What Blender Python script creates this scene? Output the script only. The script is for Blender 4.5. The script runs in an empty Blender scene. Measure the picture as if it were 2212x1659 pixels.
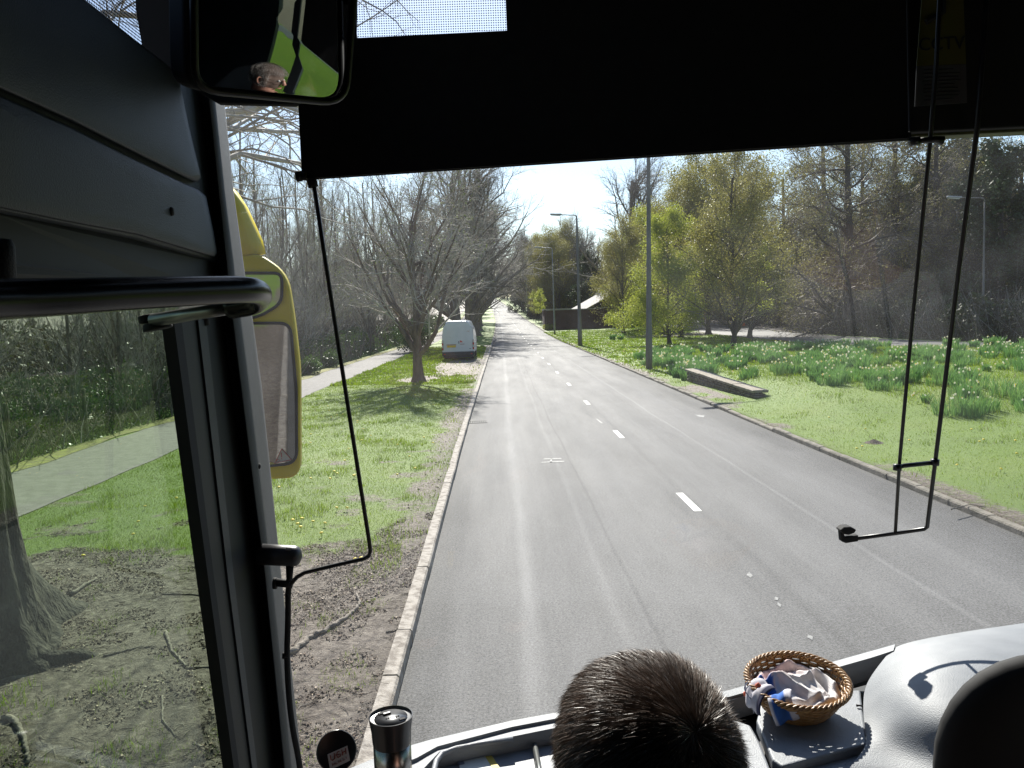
import bpy, math, random
import numpy as np
from mathutils import Vector, Matrix, noise as mnoise
R = math.radians
scene = bpy.context.scene
COL = scene.collection
rng = np.random.default_rng(7)
random.seed(7)

# ------------------------------------------------------------------ camera
FPX = 820.0
H_EYE = 2.85
cd = bpy.data.cameras.new("camera"); cam = bpy.data.objects.new("camera", cd); COL.objects.link(cam)
cd.sensor_width = 36.0; cd.lens = FPX/1024*36.0; cd.clip_start = 0.02; cd.clip_end = 3000
_d = np.array([(496-512)/FPX, (384-316)/FPX, -1.0]); _d /= np.linalg.norm(_d)
_h = np.array([math.cos(R(2)), math.sin(R(2)), 0.0])
_u = np.cross(_h, _d); _u /= np.linalg.norm(_u)
_r = np.cross(_d, _u)
MC = np.array([_r, _d, _u])                      # camera space -> world
m4 = Matrix.Identity(4)
for i in range(3):
    for j in range(3): m4[i][j] = MC[i][j]
m4[2][3] = H_EYE
cam.matrix_world = m4
scene.camera = cam
K = 2212/1024
def ray(vx, vy):
    v = MC @ np.array([(vx/K-512)/FPX, -(vy/K-384)/FPX, -1.0])
    return v
def V(vx, vy, Y):
    """point at true depth Y (metres ahead) seen at that place of the photograph"""
    v = ray(vx, vy); return Vector((v[0]/v[1]*Y, Y, H_EYE+v[2]/v[1]*Y))
def VX(vx, vy, X):
    v = ray(vx, vy); t = X/v[0]; return Vector((X, v[1]*t, H_EYE+v[2]*t))

# ------------------------------------------------------------------ sky, sun, exposure
SUN_EL, SUN_AZ = 36.0, -2.5      # azimuth from +Y towards +X
w = bpy.data.worlds.new("World"); scene.world = w; w.use_nodes = True
nt = w.node_tree; bg = nt.nodes['Background']
sk = nt.nodes.new('ShaderNodeTexSky'); sk.sky_type = 'NISHITA'; sk.sun_disc = False
sk.sun_elevation = R(SUN_EL); sk.sun_rotation = R(SUN_AZ); sk.altitude = 100; sk.air_density = 1.0; sk.dust_density = .4; sk.ozone_density = 2.0
nt.links.new(sk.outputs[0], bg.inputs[0]); bg.inputs[1].default_value = 0.08
sl = bpy.data.lights.new("sun", 'SUN'); sl.energy = 5.0; sl.angle = R(0.5); sl.color = (1, .945, .86)
so = bpy.data.objects.new("sun", sl); COL.objects.link(so)
sdir = Vector((math.sin(R(SUN_AZ))*math.cos(R(SUN_EL)), math.cos(R(SUN_AZ))*math.cos(R(SUN_EL)), math.sin(R(SUN_EL))))
so.rotation_euler = sdir.to_track_quat('Z', 'Y').to_euler(); so.location = (0, 0, 60)
scene.view_settings.view_transform = 'Standard'; scene.view_settings.look = 'None'
scene.view_settings.exposure = 0.95; scene.view_settings.gamma = 1
scene.cycles.max_bounces = 7; scene.cycles.diffuse_bounces = 3; scene.cycles.glossy_bounces = 3
scene.cycles.transparent_max_bounces = 12; scene.cycles.caustics_reflective = False; scene.cycles.caustics_refractive = False
scene.cycles.sample_clamp_indirect = 6

# ------------------------------------------------------------------ materials
def mat(name, c1, rough=.6, c2=None, ns=4., detail=5., bump=0., bs=60., metal=0., spec=.5, ramp=(.35, .65), coat=0., transl=0., stretch=None):
    m = bpy.data.materials.new(name); m.use_nodes = True
    n = m.node_tree.nodes; l = m.node_tree.links; p = n['Principled BSDF']
    p.inputs['Roughness'].default_value = rough; p.inputs['Metallic'].default_value = metal
    p.inputs['Specular IOR Level'].default_value = spec
    p.inputs['Coat Weight'].default_value = coat
    tc = n.new('ShaderNodeTexCoord'); src = tc.outputs['Object']
    if stretch:
        mp = n.new('ShaderNodeMapping'); mp.inputs['Scale'].default_value = stretch
        l.new(src, mp.inputs[0]); src = mp.outputs[0]
    if c2 is None: c2 = tuple(x*.8 for x in c1)
    t = n.new('ShaderNodeTexNoise'); t.inputs['Scale'].default_value = ns; t.inputs['Detail'].default_value = detail
    l.new(src, t.inputs['Vector'])
    r = n.new('ShaderNodeValToRGB'); r.color_ramp.elements[0].position = ramp[0]; r.color_ramp.elements[1].position = ramp[1]
    r.color_ramp.elements[0].color = (*c1, 1); r.color_ramp.elements[1].color = (*c2, 1)
    l.new(t.outputs[0], r.inputs[0]); l.new(r.outputs[0], p.inputs['Base Color'])
    if bump > 0:
        b = n.new('ShaderNodeTexNoise'); b.inputs['Scale'].default_value = bs; b.inputs['Detail'].default_value = 3
        l.new(src, b.inputs['Vector'])
        bn = n.new('ShaderNodeBump'); bn.inputs['Strength'].default_value = bump; bn.inputs['Distance'].default_value = 1.0/bs
        l.new(b.outputs[0], bn.inputs['Height']); l.new(bn.outputs[0], p.inputs['Normal'])
    if transl > 0:
        tr = n.new('ShaderNodeBsdfTranslucent'); mx = n.new('ShaderNodeMixShader'); mx.inputs[0].default_value = transl
        l.new(r.outputs[0], tr.inputs[0]); l.new(p.outputs[0], mx.inputs[1]); l.new(tr.outputs[0], mx.inputs[2])
        l.new(mx.outputs[0], n['Material Output'].inputs['Surface'])
    return m

def glass(name, tint=(1, 1, 1), refl=.06, dust=0.0, rough=0.0):
    m = bpy.data.materials.new(name); m.use_nodes = True; n = m.node_tree.nodes; l = m.node_tree.links
    for x in list(n):
        if x.type != 'OUTPUT_MATERIAL': n.remove(x)
    out = [x for x in n if x.type == 'OUTPUT_MATERIAL'][0]
    tr = n.new('ShaderNodeBsdfTransparent'); tr.inputs[0].default_value = (*tint, 1)
    gl = n.new('ShaderNodeBsdfGlossy'); gl.inputs['Roughness'].default_value = rough
    mx = n.new('ShaderNodeMixShader'); mx.inputs[0].default_value = refl
    lw = n.new('ShaderNodeLayerWeight'); lw.inputs[0].default_value = .35
    mr = n.new('ShaderNodeMapRange'); mr.inputs[3].default_value = refl; mr.inputs[4].default_value = min(1, refl*3)
    l.new(lw.outputs['Facing'], mr.inputs[0]); l.new(mr.outputs[0], mx.inputs[0])
    l.new(tr.outputs[0], mx.inputs[1]); l.new(gl.outputs[0], mx.inputs[2])
    last = mx
    if dust > 0:
        tl = n.new('ShaderNodeBsdfTranslucent'); tl.inputs[0].default_value = (.9, .92, 1, 1)
        tx = n.new('ShaderNodeTexNoise'); tx.inputs['Scale'].default_value = 9; tx.inputs['Detail'].default_value = 8
        tc = n.new('ShaderNodeTexCoord'); l.new(tc.outputs['Object'], tx.inputs['Vector'])
        m2 = n.new('ShaderNodeMapRange'); m2.inputs[1].default_value = .3; m2.inputs[2].default_value = .75
        m2.inputs[3].default_value = dust*.5; m2.inputs[4].default_value = dust*1.8
        l.new(tx.outputs[0], m2.inputs[0])
        m3 = n.new('ShaderNodeMixShader'); l.new(m2.outputs[0], m3.inputs[0]); l.new(mx.outputs[0], m3.inputs[1]); l.new(tl.outputs[0], m3.inputs[2])
        last = m3
    l.new(last.outputs[0], out.inputs['Surface'])
    return m

# ------------------------------------------------------------------ mesh helpers
def link(name, me, parent=None, mats=()):
    o = bpy.data.objects.new(name, me); COL.objects.link(o)
    if parent is not None: o.parent = parent
    for m in mats: me.materials.append(m)
    return o
def np_mesh(name, verts, faces, smooth=False, mi=None):
    """verts (N,3); faces (M,k) all the same size, or a list of such arrays"""
    if not isinstance(faces, (list, tuple)): faces = [faces]
    faces = [np.asarray(f, dtype=np.int32) for f in faces if len(f)]
    me = bpy.data.meshes.new(name); verts = np.asarray(verts, dtype=np.float32)
    me.vertices.add(len(verts)); me.vertices.foreach_set('co', verts.ravel())
    nl = sum(f.size for f in faces); nf = sum(len(f) for f in faces)
    me.loops.add(nl); me.polygons.add(nf)
    me.loops.foreach_set('vertex_index', np.concatenate([f.ravel() for f in faces]))
    tot = np.concatenate([np.full(len(f), f.shape[1]) for f in faces])
    me.polygons.foreach_set('loop_start', np.concatenate([[0], np.cumsum(tot)[:-1]]).astype(np.int32))
    if smooth: me.polygons.foreach_set('use_smooth', np.ones(nf, dtype=bool))
    if mi is not None: me.polygons.foreach_set('material_index', np.asarray(mi, dtype=np.int32))
    me.update(calc_edges=True); me.validate()
    return me
class MB:
    def __init__(s): s.v = []; s.f = []; s.mi = []
    def add(s, vs, fs, mi=0):
        b = len(s.v); s.v += [tuple(x) for x in vs]; s.f += [tuple(i+b for i in f) for f in fs]; s.mi += [mi]*len(fs); return s
    def box(s, c, d, rz=0, mi=0, bev=0):
        x, y, z = d[0]/2, d[1]/2, d[2]/2; ca, sa = math.cos(rz), math.sin(rz)
        vs = []
        for a in (-x, x):
            for b in (-y, y):
                for e in (-z, z): vs.append((c[0]+a*ca-b*sa, c[1]+a*sa+b*ca, c[2]+e))
        return s.add(vs, [(0, 1, 3, 2), (4, 6, 7, 5), (0, 4, 5, 1), (2, 3, 7, 6), (0, 2, 6, 4), (1, 5, 7, 3)], mi)
    def slab(s, pts, off, mi=0):
        n = len(pts); off = Vector(off); pts = [Vector(p) for p in pts]
        vs = pts+[p+off for p in pts]
        fs = [tuple(range(n)), tuple(range(2*n-1, n-1, -1))]+[(i, i+n, (i+1) % n+n, (i+1) % n) for i in range(n)]
        return s.add(vs, fs, mi)
    def tube(s, pts, rad, sides=10, caps=True, mi=0, closed=False, oval=(1, 1)):
        pts = [Vector(p) for p in pts]; n = len(pts)
        if not isinstance(rad, (list, tuple)): rad = [rad]*n
        vs = []; prev = None
        for i, p in enumerate(pts):
            a = pts[(i-1) % n] if (closed or i > 0) else p; b = pts[(i+1) % n] if (closed or i < n-1) else p
            t = (b-a).normalized()
            if prev is None: ref = Vector((0, 0, 1)) if abs(t.z) < .9 else Vector((1, 0, 0)); prev = t.cross(ref).normalized()
            n1 = (prev-t*prev.dot(t)).normalized(); n2 = t.cross(n1); prev = n1
            for k in range(sides):
                q = 2*math.pi*k/sides; vs.append(p+n1*(math.cos(q)*rad[i]*oval[0])+n2*(math.sin(q)*rad[i]*oval[1]))
        fs = []
        for i in range(n if closed else n-1):
            j = (i+1) % n
            for k in range(sides): fs.append((i*sides+k, i*sides+(k+1) % sides, j*sides+(k+1) % sides, j*sides+k))
        if caps and not closed: fs += [tuple(range(sides-1, -1, -1)), tuple((n-1)*sides+k for k in range(sides))]
        return s.add(vs, fs, mi)
    def lathe(s, prof, c, sides=28, mi=0, M=None):
        vs = []; n = len(prof)
        for (r, z) in prof:
            for k in range(sides):
                q = 2*math.pi*k/sides; p = Vector((r*math.cos(q), r*math.sin(q), z))
                if M is not None: p = M @ p
                vs.append(p+Vector(c))
        fs = [(i*sides+k, i*sides+(k+1) % sides, (i+1)*sides+(k+1) % sides, (i+1)*sides+k) for i in range(n-1) for k in range(sides)]
        fs += [tuple(range(sides-1, -1, -1)), tuple((n-1)*sides+k for k in range(sides))]
        return s.add(vs, fs, mi)
    def grid(s, rows, mi=0, closed=False):
        nc = len(rows[0]); vs = [p for r in rows for p in r]
        fs = [(i*nc+j, i*nc+j+1, (i+1)*nc+j+1, (i+1)*nc+j) for i in range(len(rows)-1) for j in range(nc-1)]
        return s.add(vs, fs, mi)
    def build(s, name, mats, parent=None, smooth=False, bevel=0, sub=0, seg=2, solid=0):
        me = bpy.data.meshes.new(name); me.from_pydata([tuple(v) for v in s.v], [], s.f); me.update()
        if not isinstance(mats, (list, tuple)): mats = [mats]
        o = link(name, me, parent, mats)
        for p, k in zip(me.polygons, s.mi): p.material_index = k
        if smooth: me.shade_smooth()
        if solid: md = o.modifiers.new('solid', 'SOLIDIFY'); md.thickness = solid; md.offset = 0
        if bevel: md = o.modifiers.new('bevel', 'BEVEL'); md.width = bevel; md.segments = seg; md.limit_method = 'ANGLE'; md.angle_limit = R(35)
        if sub: md = o.modifiers.new('sub', 'SUBSURF'); md.levels = sub; md.render_levels = sub
        return o
def tag(o, label=None, cat=None, group=None, kind=None):
    if label: o['label'] = label
    if cat: o['category'] = cat
    if group: o['group'] = group
    if kind: o['kind'] = kind
    return o
def empty(name, loc=(0, 0, 0), label=None, cat=None, group=None, rz=0):
    o = bpy.data.objects.new(name, None); COL.objects.link(o); o.location = loc; o.rotation_euler = (0, 0, rz); o.empty_display_size = .2
    return tag(o, label, cat, group)
def copy_tree(o, parent=None):
    c = o.copy(); COL.objects.link(c)
    if parent is not None: c.parent = parent; c.matrix_parent_inverse = o.matrix_parent_inverse.copy()
    for ch in list(o.children): copy_tree(ch, c)
    return c
def text_part(name, txt, size, m, M, parent, depth=.0004, shear=0):
    cu = bpy.data.curves.new(name+'_c', 'FONT'); cu.body = txt; cu.size = size; cu.extrude = depth; cu.align_x = 'CENTER'; cu.align_y = 'CENTER'; cu.shear = shear
    cu.resolution_u = 3
    t = bpy.data.objects.new('tmp', cu); COL.objects.link(t)
    dg = bpy.context.evaluated_depsgraph_get(); me = bpy.data.meshes.new_from_object(t.evaluated_get(dg))
    bpy.data.objects.remove(t); me.transform(M)
    me.name = name; me.materials.clear()
    return link(name, me, parent, [m])
def frame_of(p0, px, py):
    """matrix whose x axis runs p0->px, y axis towards py, z towards the viewer side"""
    x = (Vector(px)-Vector(p0)).normalized(); z = x.cross(Vector(py)-Vector(p0)).normalized(); y = z.cross(x)
    return Matrix((( x.x, y.x, z.x, p0[0]), (x.y, y.y, z.y, p0[1]), (x.z, y.z, z.z, p0[2]), (0, 0, 0, 1)))

def smoothpts(p, n=4):
    out = []; q = [p[0]]+list(p)+[p[-1]]
    for i in range(1, len(q)-2):
        for k in range(n):
            t = k/n; a, b, c, d = q[i-1], q[i], q[i+1], q[i+2]
            out.append(.5*((2*b)+(c-a)*t+(2*a-5*b+4*c-d)*t*t+(3*b-a-3*c+d)*t**3))
    out.append(p[-1]); return out
# ------------------------------------------------------------------ terrain functions
def sst(x, a, b):
    t = np.clip((np.asarray(x, float)-a)/(b-a), 0, 1); return t*t*(3-2*t)
_by = [-50, 85, 110, 134, 195, 312, 450, 600, 700, 900, 2500]; _bz = [0, 0, .22, .60, 1.7, 5.3, 10.6, 16.0, 17.5, 17, 14]
_cy = [-50, 20, 60, 97, 134, 195, 312, 600, 900, 2500]; _cx = [2.68, 2.68, 2.95, 3.15, 3.4, 3.5, 2.3, -4.5, -14, -50]
def smooth_interp(y, ys, zs):
    y = np.asarray(y, float); s = 0
    for k in (-1, -.5, 0, .5, 1): s = s+np.interp(y+k*np.maximum(4, np.abs(y)*.06), ys, zs)
    return s/5
def BZ(y): return smooth_interp(y, _by, _bz)
def XC(y): return smooth_interp(y, _cy, _cx)
HW = 3.52
def G(x, y):
    """ground height beside the road"""
    x = np.asarray(x, float); y = np.asarray(y, float); u = x-XC(y)
    z = BZ(y)+.10
    z = z+.05*sst(-u, 4, 7)+.35*sst(-u, 12.8, 16)
    z = z+.32*sst(u, 4.5, 6.5)*sst(y, 17, 24)*(1-sst(y, 42, 60))*(1-.6*sst(u, 16, 26))
    z = z+.55*sst(u, 12, 22)*sst(y, 75, 125)
    z = z+.6*sst(u, 30, 60)+2.0*sst(u, 60, 160)+1.2*sst(-u, 20, 60)
    z = z+.03*np.sin(x*.9+y*.31)*np.sin(y*.47-x*.2)*sst(np.abs(u), 4.2, 6)
    return z
def gz(x, y): return float(G(x, y))
# ------------------------------------------------------------------ ground, road, kerbs, paths
rowsY = np.concatenate([np.arange(-110, -14, 4.), np.arange(-14, 22, .3), np.arange(22, 55, .5), np.arange(55, 130, 1.), np.arange(130, 320, 4.), np.arange(320, 900, 15.), np.arange(900, 1700, 100.)])
def ribbon(name, u0, u1, dz, m, n=2, zf=None, y0=-110, y1=1600, wob=0):
    ys = rowsY[(rowsY >= y0) & (rowsY <= y1)]; us = np.linspace(u0, u1, n)
    Y, U = np.meshgrid(ys, us, indexing='ij'); 
    if wob: U = U.copy(); 
    if wob:
        e = wob*(np.sin(ys*1.3)+np.sin(ys*.61+2)+.6*np.sin(ys*3.1)); U[:, 0] += e*.6; U[:, -1] += wob*(np.sin(ys*1.1+1)+np.sin(ys*.5)+.6*np.sin(ys*2.7))*.6
    X = XC(Y)+U; Z = (zf(X, Y) if zf else BZ(Y))+dz
    v = np.stack([X, Y, Z], -1).reshape(-1, 3); nr, nc = len(ys), n
    i = np.arange(nr-1)[:, None]*nc+np.arange(nc-1)[None]; f = np.stack([i, i+1, i+nc+1, i+nc], -1).reshape(-1, 4)
    me = np_mesh(name, v, f, True)
    uv = me.uv_layers.new(name='UVMap'); li = f.ravel(); uvs = np.stack([U.ravel()[li], Y.ravel()[li]], -1).astype(np.float32); uv.data.foreach_set('uv', uvs.ravel())
    return link(name, me, None, [m])

# --- the ground sheet
KW = .13                                            # kerb width
L0 = -HW-KW; R0 = HW+KW
colsU = np.concatenate([-np.array([900, 500, 300, 200, 150, 120, 100, 80, 65, 55, 48, 42, 36, 32, 28, 25, 22, 20, 18, 16.5, 15.5]), np.arange(-14.7, L0-.1, .22), [L0, L0+.004, 0, R0-.004, R0], np.arange(R0+.25, 22, .4), [22.5, 23.5, 25, 27, 29, 31, 33, 36, 40, 45, 50, 60, 75, 95, 120, 160, 220, 320, 500, 900]])
Yg, Ug = np.meshgrid(rowsY, colsU, indexing='ij'); Xg = XC(Yg)+Ug; Zg = G(Xg, Yg)
inn = (Ug > L0+.001) & (Ug < R0-.001); Zg = np.where(inn, BZ(Yg)-.12, Zg)
def vnoise(x, y, s, seed=0):
    x = np.asarray(x)/s+seed*17.3; y = np.asarray(y)/s-seed*9.1; xi = np.floor(x); yi = np.floor(y); fx = x-xi; fy = y-yi
    def h(a, b): v = np.sin(a*127.1+b*311.7)*43758.5453; return v-np.floor(v)
    fx = fx*fx*(3-2*fx); fy = fy*fy*(3-2*fy)
    return (h(xi, yi)*(1-fx)+h(xi+1, yi)*fx)*(1-fy)+(h(xi, yi+1)*(1-fx)+h(xi+1, yi+1)*fx)*fy
def dirt_mask(x, y):
    x = np.asarray(x, float); y = np.asarray(y, float); u = x-XC(y)
    n = vnoise(x, y, 1.1)*.6+vnoise(x, y, .4, 2)*.4
    d = (1-sst(y+(n-.5)*2.2-(x+1)*.0, 8.6, 10.4))*(x < 0)*sst(y, -30, -20)
    d = np.maximum(d, .9*(1-sst(np.hypot((x+3.5)*1.0, (y-36.5)*.5)+(n-.5)*1.0, .5, 1.1)))
    ruts = sst(y, 37.5, 39.5)*(1-sst(y, 52, 60))*(1-sst(np.abs(x+1.9)+(n-.5)*1.6, .9, 1.9))
    d = np.maximum(d, ruts*.95)
    d = np.maximum(d, .65*(1-sst(np.abs(u-L0+.15)+(n-.5)*.9, .05, .75))*(u < 0)*(y < 80))
    d = np.maximum(d, .6*(1-sst(np.abs(u-R0-.1)+(n-.5)*.6, .03, .35))*(u > 0))
    d = np.maximum(d, .85*(1-sst(np.hypot((x-6.95)*2.0, (y-27)*.25)+(n-.5)*1.1, .4, 1.05)))
    d = np.maximum(d, .8*(1-sst(np.hypot((x-20)*.12, (y-88)*.13)+(n-.5)*.8, .3, 1.0)))
    d = np.maximum(d, .55*sst(n, .6, .75)*(x < 0)*(1-sst(y, 16, 24)))
    d = np.maximum(d, .95*sst(-u, 12.9, 14.5))
    d = np.maximum(d, .9*sst(u, 26.5, 28))
    return np.clip(d, 0, 1)
i = np.arange(len(rowsY)-1)[:, None]*len(colsU)+np.arange(len(colsU)-1)[None]
gf = np.stack([i, i+1, i+len(colsU)+1, i+len(colsU)], -1).reshape(-1, 4)
gme = np_mesh('ground', np.stack([Xg, Yg, Zg], -1).reshape(-1, 3), gf, True)
at = gme.attributes.new('dirt', 'FLOAT', 'POINT'); at.data.foreach_set('value', dirt_mask(Xg, Yg).ravel().astype(np.float32))

def ground_material():
    m = bpy.data.materials.new('grass_and_soil'); m.use_nodes = True; n = m.node_tree.nodes; l = m.node_tree.links; p = n['Principled BSDF']
    tc = n.new('ShaderNodeTexCoord')
    def N(s, d=6, r=.5):
        t = n.new('ShaderNodeTexNoise'); t.inputs['Scale'].default_value = s; t.inputs['Detail'].default_value = d; t.inputs['Roughness'].default_value = r
        l.new(tc.outputs['Object'], t.inputs['Vector']); return t.outputs[0]
    def ramp(src, stops):
        r = n.new('ShaderNodeValToRGB'); e = r.color_ramp.elements
        e[0].position, e[0].color = stops[0][0], (*stops[0][1], 1); e[1].position, e[1].color = stops[-1][0], (*stops[-1][1], 1)
        for pos, c in stops[1:-1]: q = e.new(pos); q.color = (*c, 1)
        l.new(src, r.inputs[0]); return r.outputs[0]
    g1 = ramp(N(.35, 4), [(.3, (.11, .19, .010)), (.5, (.15, .25, .013)), (.7, (.19, .26, .022))])
    g2 = ramp(N(22, 6, .7), [(.3, (.05, .09, .007)), (.5, (.14, .23, .013)), (.72, (.23, .29, .035))])
    mg = n.new('ShaderNodeMix'); mg.data_type = 'RGBA'; mg.inputs[0].default_value = .5; l.new(g1, mg.inputs[6]); l.new(g2, mg.inputs[7])
    s1 = ramp(N(14, 8, .75), [(.34, (.04, .03, .022)), (.44, (.13, .10, .075)), (.54, (.22, .18, .14)), (.68, (.38, .33, .27))])
    at = n.new('ShaderNodeAttribute'); at.attribute_name = 'dirt'
    ad = n.new('ShaderNodeMath'); ad.operation = 'MULTIPLY_ADD'; l.new(N(9, 8, .7), ad.inputs[0]); ad.inputs[1].default_value = .9; l.new(at.outputs['Fac'], ad.inputs[2])
    mr = n.new('ShaderNodeMapRange'); mr.inputs[1].default_value = .78; mr.inputs[2].default_value = 1.05; l.new(ad.outputs[0], mr.inputs[0])
    mx = n.new('ShaderNodeMix'); mx.data_type = 'RGBA'; l.new(mr.outputs[0], mx.inputs[0]); l.new(mg.outputs[2], mx.inputs[6]); l.new(s1, mx.inputs[7])
    l.new(mx.outputs[2], p.inputs['Base Color']); p.inputs['Roughness'].default_value = .75; p.inputs['Specular IOR Level'].default_value = .35
    b = n.new('ShaderNodeBump'); b.inputs['Strength'].default_value = .9; b.inputs['Distance'].default_value = .05; l.new(N(30, 8, .8), b.inputs['Height']); l.new(b.outputs[0], p.inputs['Normal'])
    return m
ground = link('ground', gme, None, [ground_material()]); tag(ground, kind='structure')

def road_material():
    m = bpy.data.materials.new('asphalt'); m.use_nodes = True; n = m.node_tree.nodes; l = m.node_tree.links; p = n['Principled BSDF']
    uv = n.new('ShaderNodeUVMap'); sp = n.new('ShaderNodeSeparateXYZ'); l.new(uv.outputs[0], sp.inputs[0])
    tc = n.new('ShaderNodeTexCoord')
    def mth(op, a, b=None, c=None):
        q = n.new('ShaderNodeMath'); q.operation = op
        for k, x in enumerate((a, b, c)):
            if x is None: continue
            if isinstance(x, (int, float)): q.inputs[k].default_value = x
            else: l.new(x, q.inputs[k])
        return q.outputs[0]
    def N(s, d=4, r=.5, sy=1., src=None):
        mp = n.new('ShaderNodeMapping'); mp.inputs['Scale'].default_value = (1, sy, 1); l.new(src or uv.outputs[0], mp.inputs[0])
        t = n.new('ShaderNodeTexNoise'); t.inputs['Scale'].default_value = s; t.inputs['Detail'].default_value = d; t.inputs['Roughness'].default_value = r
        l.new(mp.outputs[0], t.inputs['Vector']); return t.outputs[0]
    U = mth('ADD', sp.outputs[0], mth('MULTIPLY', mth('SUBTRACT', N(.35, 2, .5, .35), .5), .25))
    def bandf(c, w):    # soft line
        d = mth('ABSOLUTE', mth('SUBTRACT', U, c)); mr = n.new('ShaderNodeMapRange'); mr.interpolation_type = 'SMOOTHSTEP'
        mr.inputs[1].default_value = 0; mr.inputs[2].default_value = w; mr.inputs[3].default_value = 1; mr.inputs[4].default_value = 0; l.new(d, mr.inputs[0]); return mr.outputs[0]
    br = N(5, 6, .7, .10)
    brk = mth('MULTIPLY', br, 1.6)
    val = mth('ADD', .140, mth('MULTIPLY', mth('SUBTRACT', N(46, 5, .9), .5), .62))
    val = mth('ADD', val, mth('MULTIPLY', mth('SUBTRACT', N(14, 4, .8), .5), .10))
    val = mth('ADD', val, mth('MULTIPLY', mth('SUBTRACT', N(1.2, 6, .7, .3), .5), .08))
    val = mth('ADD', val, mth('MULTIPLY', mth('SUBTRACT', N(1.5, 5, .7, .03), .5), .10))
    for c, w_, a in ((-2.46, .15, .06), (-1.63, .08, .03), (1.52, .06, .05), (-2.3, .7, .02), (-.9, .6, .016), (.85, .6, .014), (2.3, .6, .012)):  # leading band paints the glare off a sealed joint into the asphalt colour
        val = mth('ADD', val, mth('MULTIPLY', mth('MULTIPLY', bandf(c, w_), a), brk))
    for c, w_, a in ((-1.36, .04, -.03), (3.45, 1.3, -.06), (-3.45, .55, -.05), (.15, .12, -.018)):
        val = mth('ADD', val, mth('MULTIPLY', bandf(c, w_), a))
    val = mth('MAXIMUM', val, .012)
    cb = n.new('ShaderNodeCombineXYZ')
    l.new(val, cb.inputs[0]); l.new(mth('MULTIPLY', val, .985), cb.inputs[1]); l.new(mth('MULTIPLY', val, .965), cb.inputs[2])
    l.new(cb.outputs[0], p.inputs['Base Color'])
    rr = n.new('ShaderNodeMapRange'); rr.inputs[3].default_value = .66; rr.inputs[4].default_value = .88; l.new(N(1.5, 5, .6, .1), rr.inputs[0]); 
    l.new(rr.outputs[0], p.inputs['Roughness']); p.inputs['Specular IOR Level'].default_value = .20
    b = n.new('ShaderNodeBump'); b.inputs['Strength'].default_value = .8; b.inputs['Distance'].default_value = .006; l.new(N(95, 3, .7), b.inputs['Height']); l.new(b.outputs[0], p.inputs['Normal'])
    return m
M_road = road_material()
road = tag(ribbon('road', -HW, HW, 0, M_road, 9), kind='structure')
M_path = mat('worn_path_asphalt', (.18, .17, .16), .85, (.12, .112, .105), 5, 10, .4, 60)
FP0, FP1 = -12.15, -9.85
footpath = tag(ribbon('footpath', FP0, FP1, .012, M_path, 7, G, wob=.05), kind='structure')
M_moss = mat('mossy_verge', (.26, .27, .04), .9, (.14, .12, .05), 5, 8, .8, 40)
tag(ribbon('mossy_path_edge', FP0-.55, FP0+.02, .02, M_moss, 4, G, wob=.09), kind='structure')
M_road2 = mat('far_carriageway_asphalt', (.13, .125, .12), .5, (.09, .088, .085), .6, 6, .3, 60)
RB0, RB1 = 19.9, 26.6
tag(ribbon('far_carriageway', RB0, RB1, .015, M_road2, 5, G), kind='structure')
M_pave = mat('pavement_slabs', (.20, .17, .14), .85, (.13, .105, .085), 2, 8)
tag(ribbon('pavement', RB1+.15, RB1+5.0, .05, M_pave, 4, G, 78, 400), kind='structure')
M_kerb = mat('kerb_concrete', (.40, .36, .31), .85, (.20, .17, .14), 14, 10, .7, 80, ramp=(.42, .62))
M_kerb2 = mat('mossy_kerb_stone', (.24, .21, .17), .85, (.12, .11, .08), 6, 8, .8, 40)
def kerb(name, side, m, length, y0, y1, hid=0., wid=KW, top=.115):
    mb = MB(); y = y0; k = 0
    while y < y1:
        L = length if y < 90 else length*6
        g = .012 if y < 90 else 0
        a, b = y+g/2, y+L-g/2
        dz = random.uniform(-.006, .006); dx = random.uniform(-.006, .006); sink = hid*random.random()
        e = side*HW+dx; o = side*(HW+wid)+dx
        vs = []
        for yy in (a, b):
            c = float(XC(yy)); z = float(BZ(yy))
            vs += [(c+e, yy, z-.10), (c+e+side*.004, yy, z+top-.02+dz-sink), (c+e+side*.02, yy, z+top+dz-sink), (c+o, yy, z+top+dz-sink+.002), (c+o, yy, z-.1)]
        fs = [(0, 1, 6, 5), (1, 2, 7, 6), (2, 3, 8, 7), (3, 4, 9, 8), (0, 4, 3, 2, 1), (5, 6, 7, 8, 9)]
        mb.add(vs, fs); y += L
    o = mb.build(name, m); return tag(o, kind='structure')
kerb('kerb_left', -1, M_kerb, .915, -60.65, 420)
kerb('kerb_right', 1, M_kerb2, .915, -9, 420, .03, .11, .10)
kb = ribbon('far_kerb', RB0-.14, RB0, .03, M_kerb, 2, G, 30, 260); tag(kb, kind='structure')

# --- painted markings
M_paint = mat('road_paint', (.78, .78, .74), .6, (.62, .62, .58), 18, 8)
M_worn = mat('worn_road_paint', (.27, .27, .26), .7, (.15, .15, .145), 30, 8)
def strip(name, u0, u1, ya, yb, m, dz=.004, par=None):
    n_ = max(2, int((yb-ya)/3)+2); ys = np.linspace(ya, yb, n_); mb = MB()
    mb.grid([[(float(XC(y))+u0, y, float(BZ(y))+dz), (float(XC(y))+u1, y, float(BZ(y))+dz)] for y in ys])
    o = mb.build(name, m, par); return o
for k in range(26):
    y = 11.35+7*k
    o = strip('lane_dash', .02, .13, y, y+1.2, M_paint)
    if y > 60: o.data.transform(Matrix.Translation((0, 0, .02)))
    tag(o, kind='structure')
def flat_mark(name, pts, m=None):
    mb = MB(); mb.add([(x, y, gzr(x, y)+.005) for x, y in pts], [tuple(range(len(pts)))]); return tag(mb.build(name, m or M_worn), kind='structure')
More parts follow.
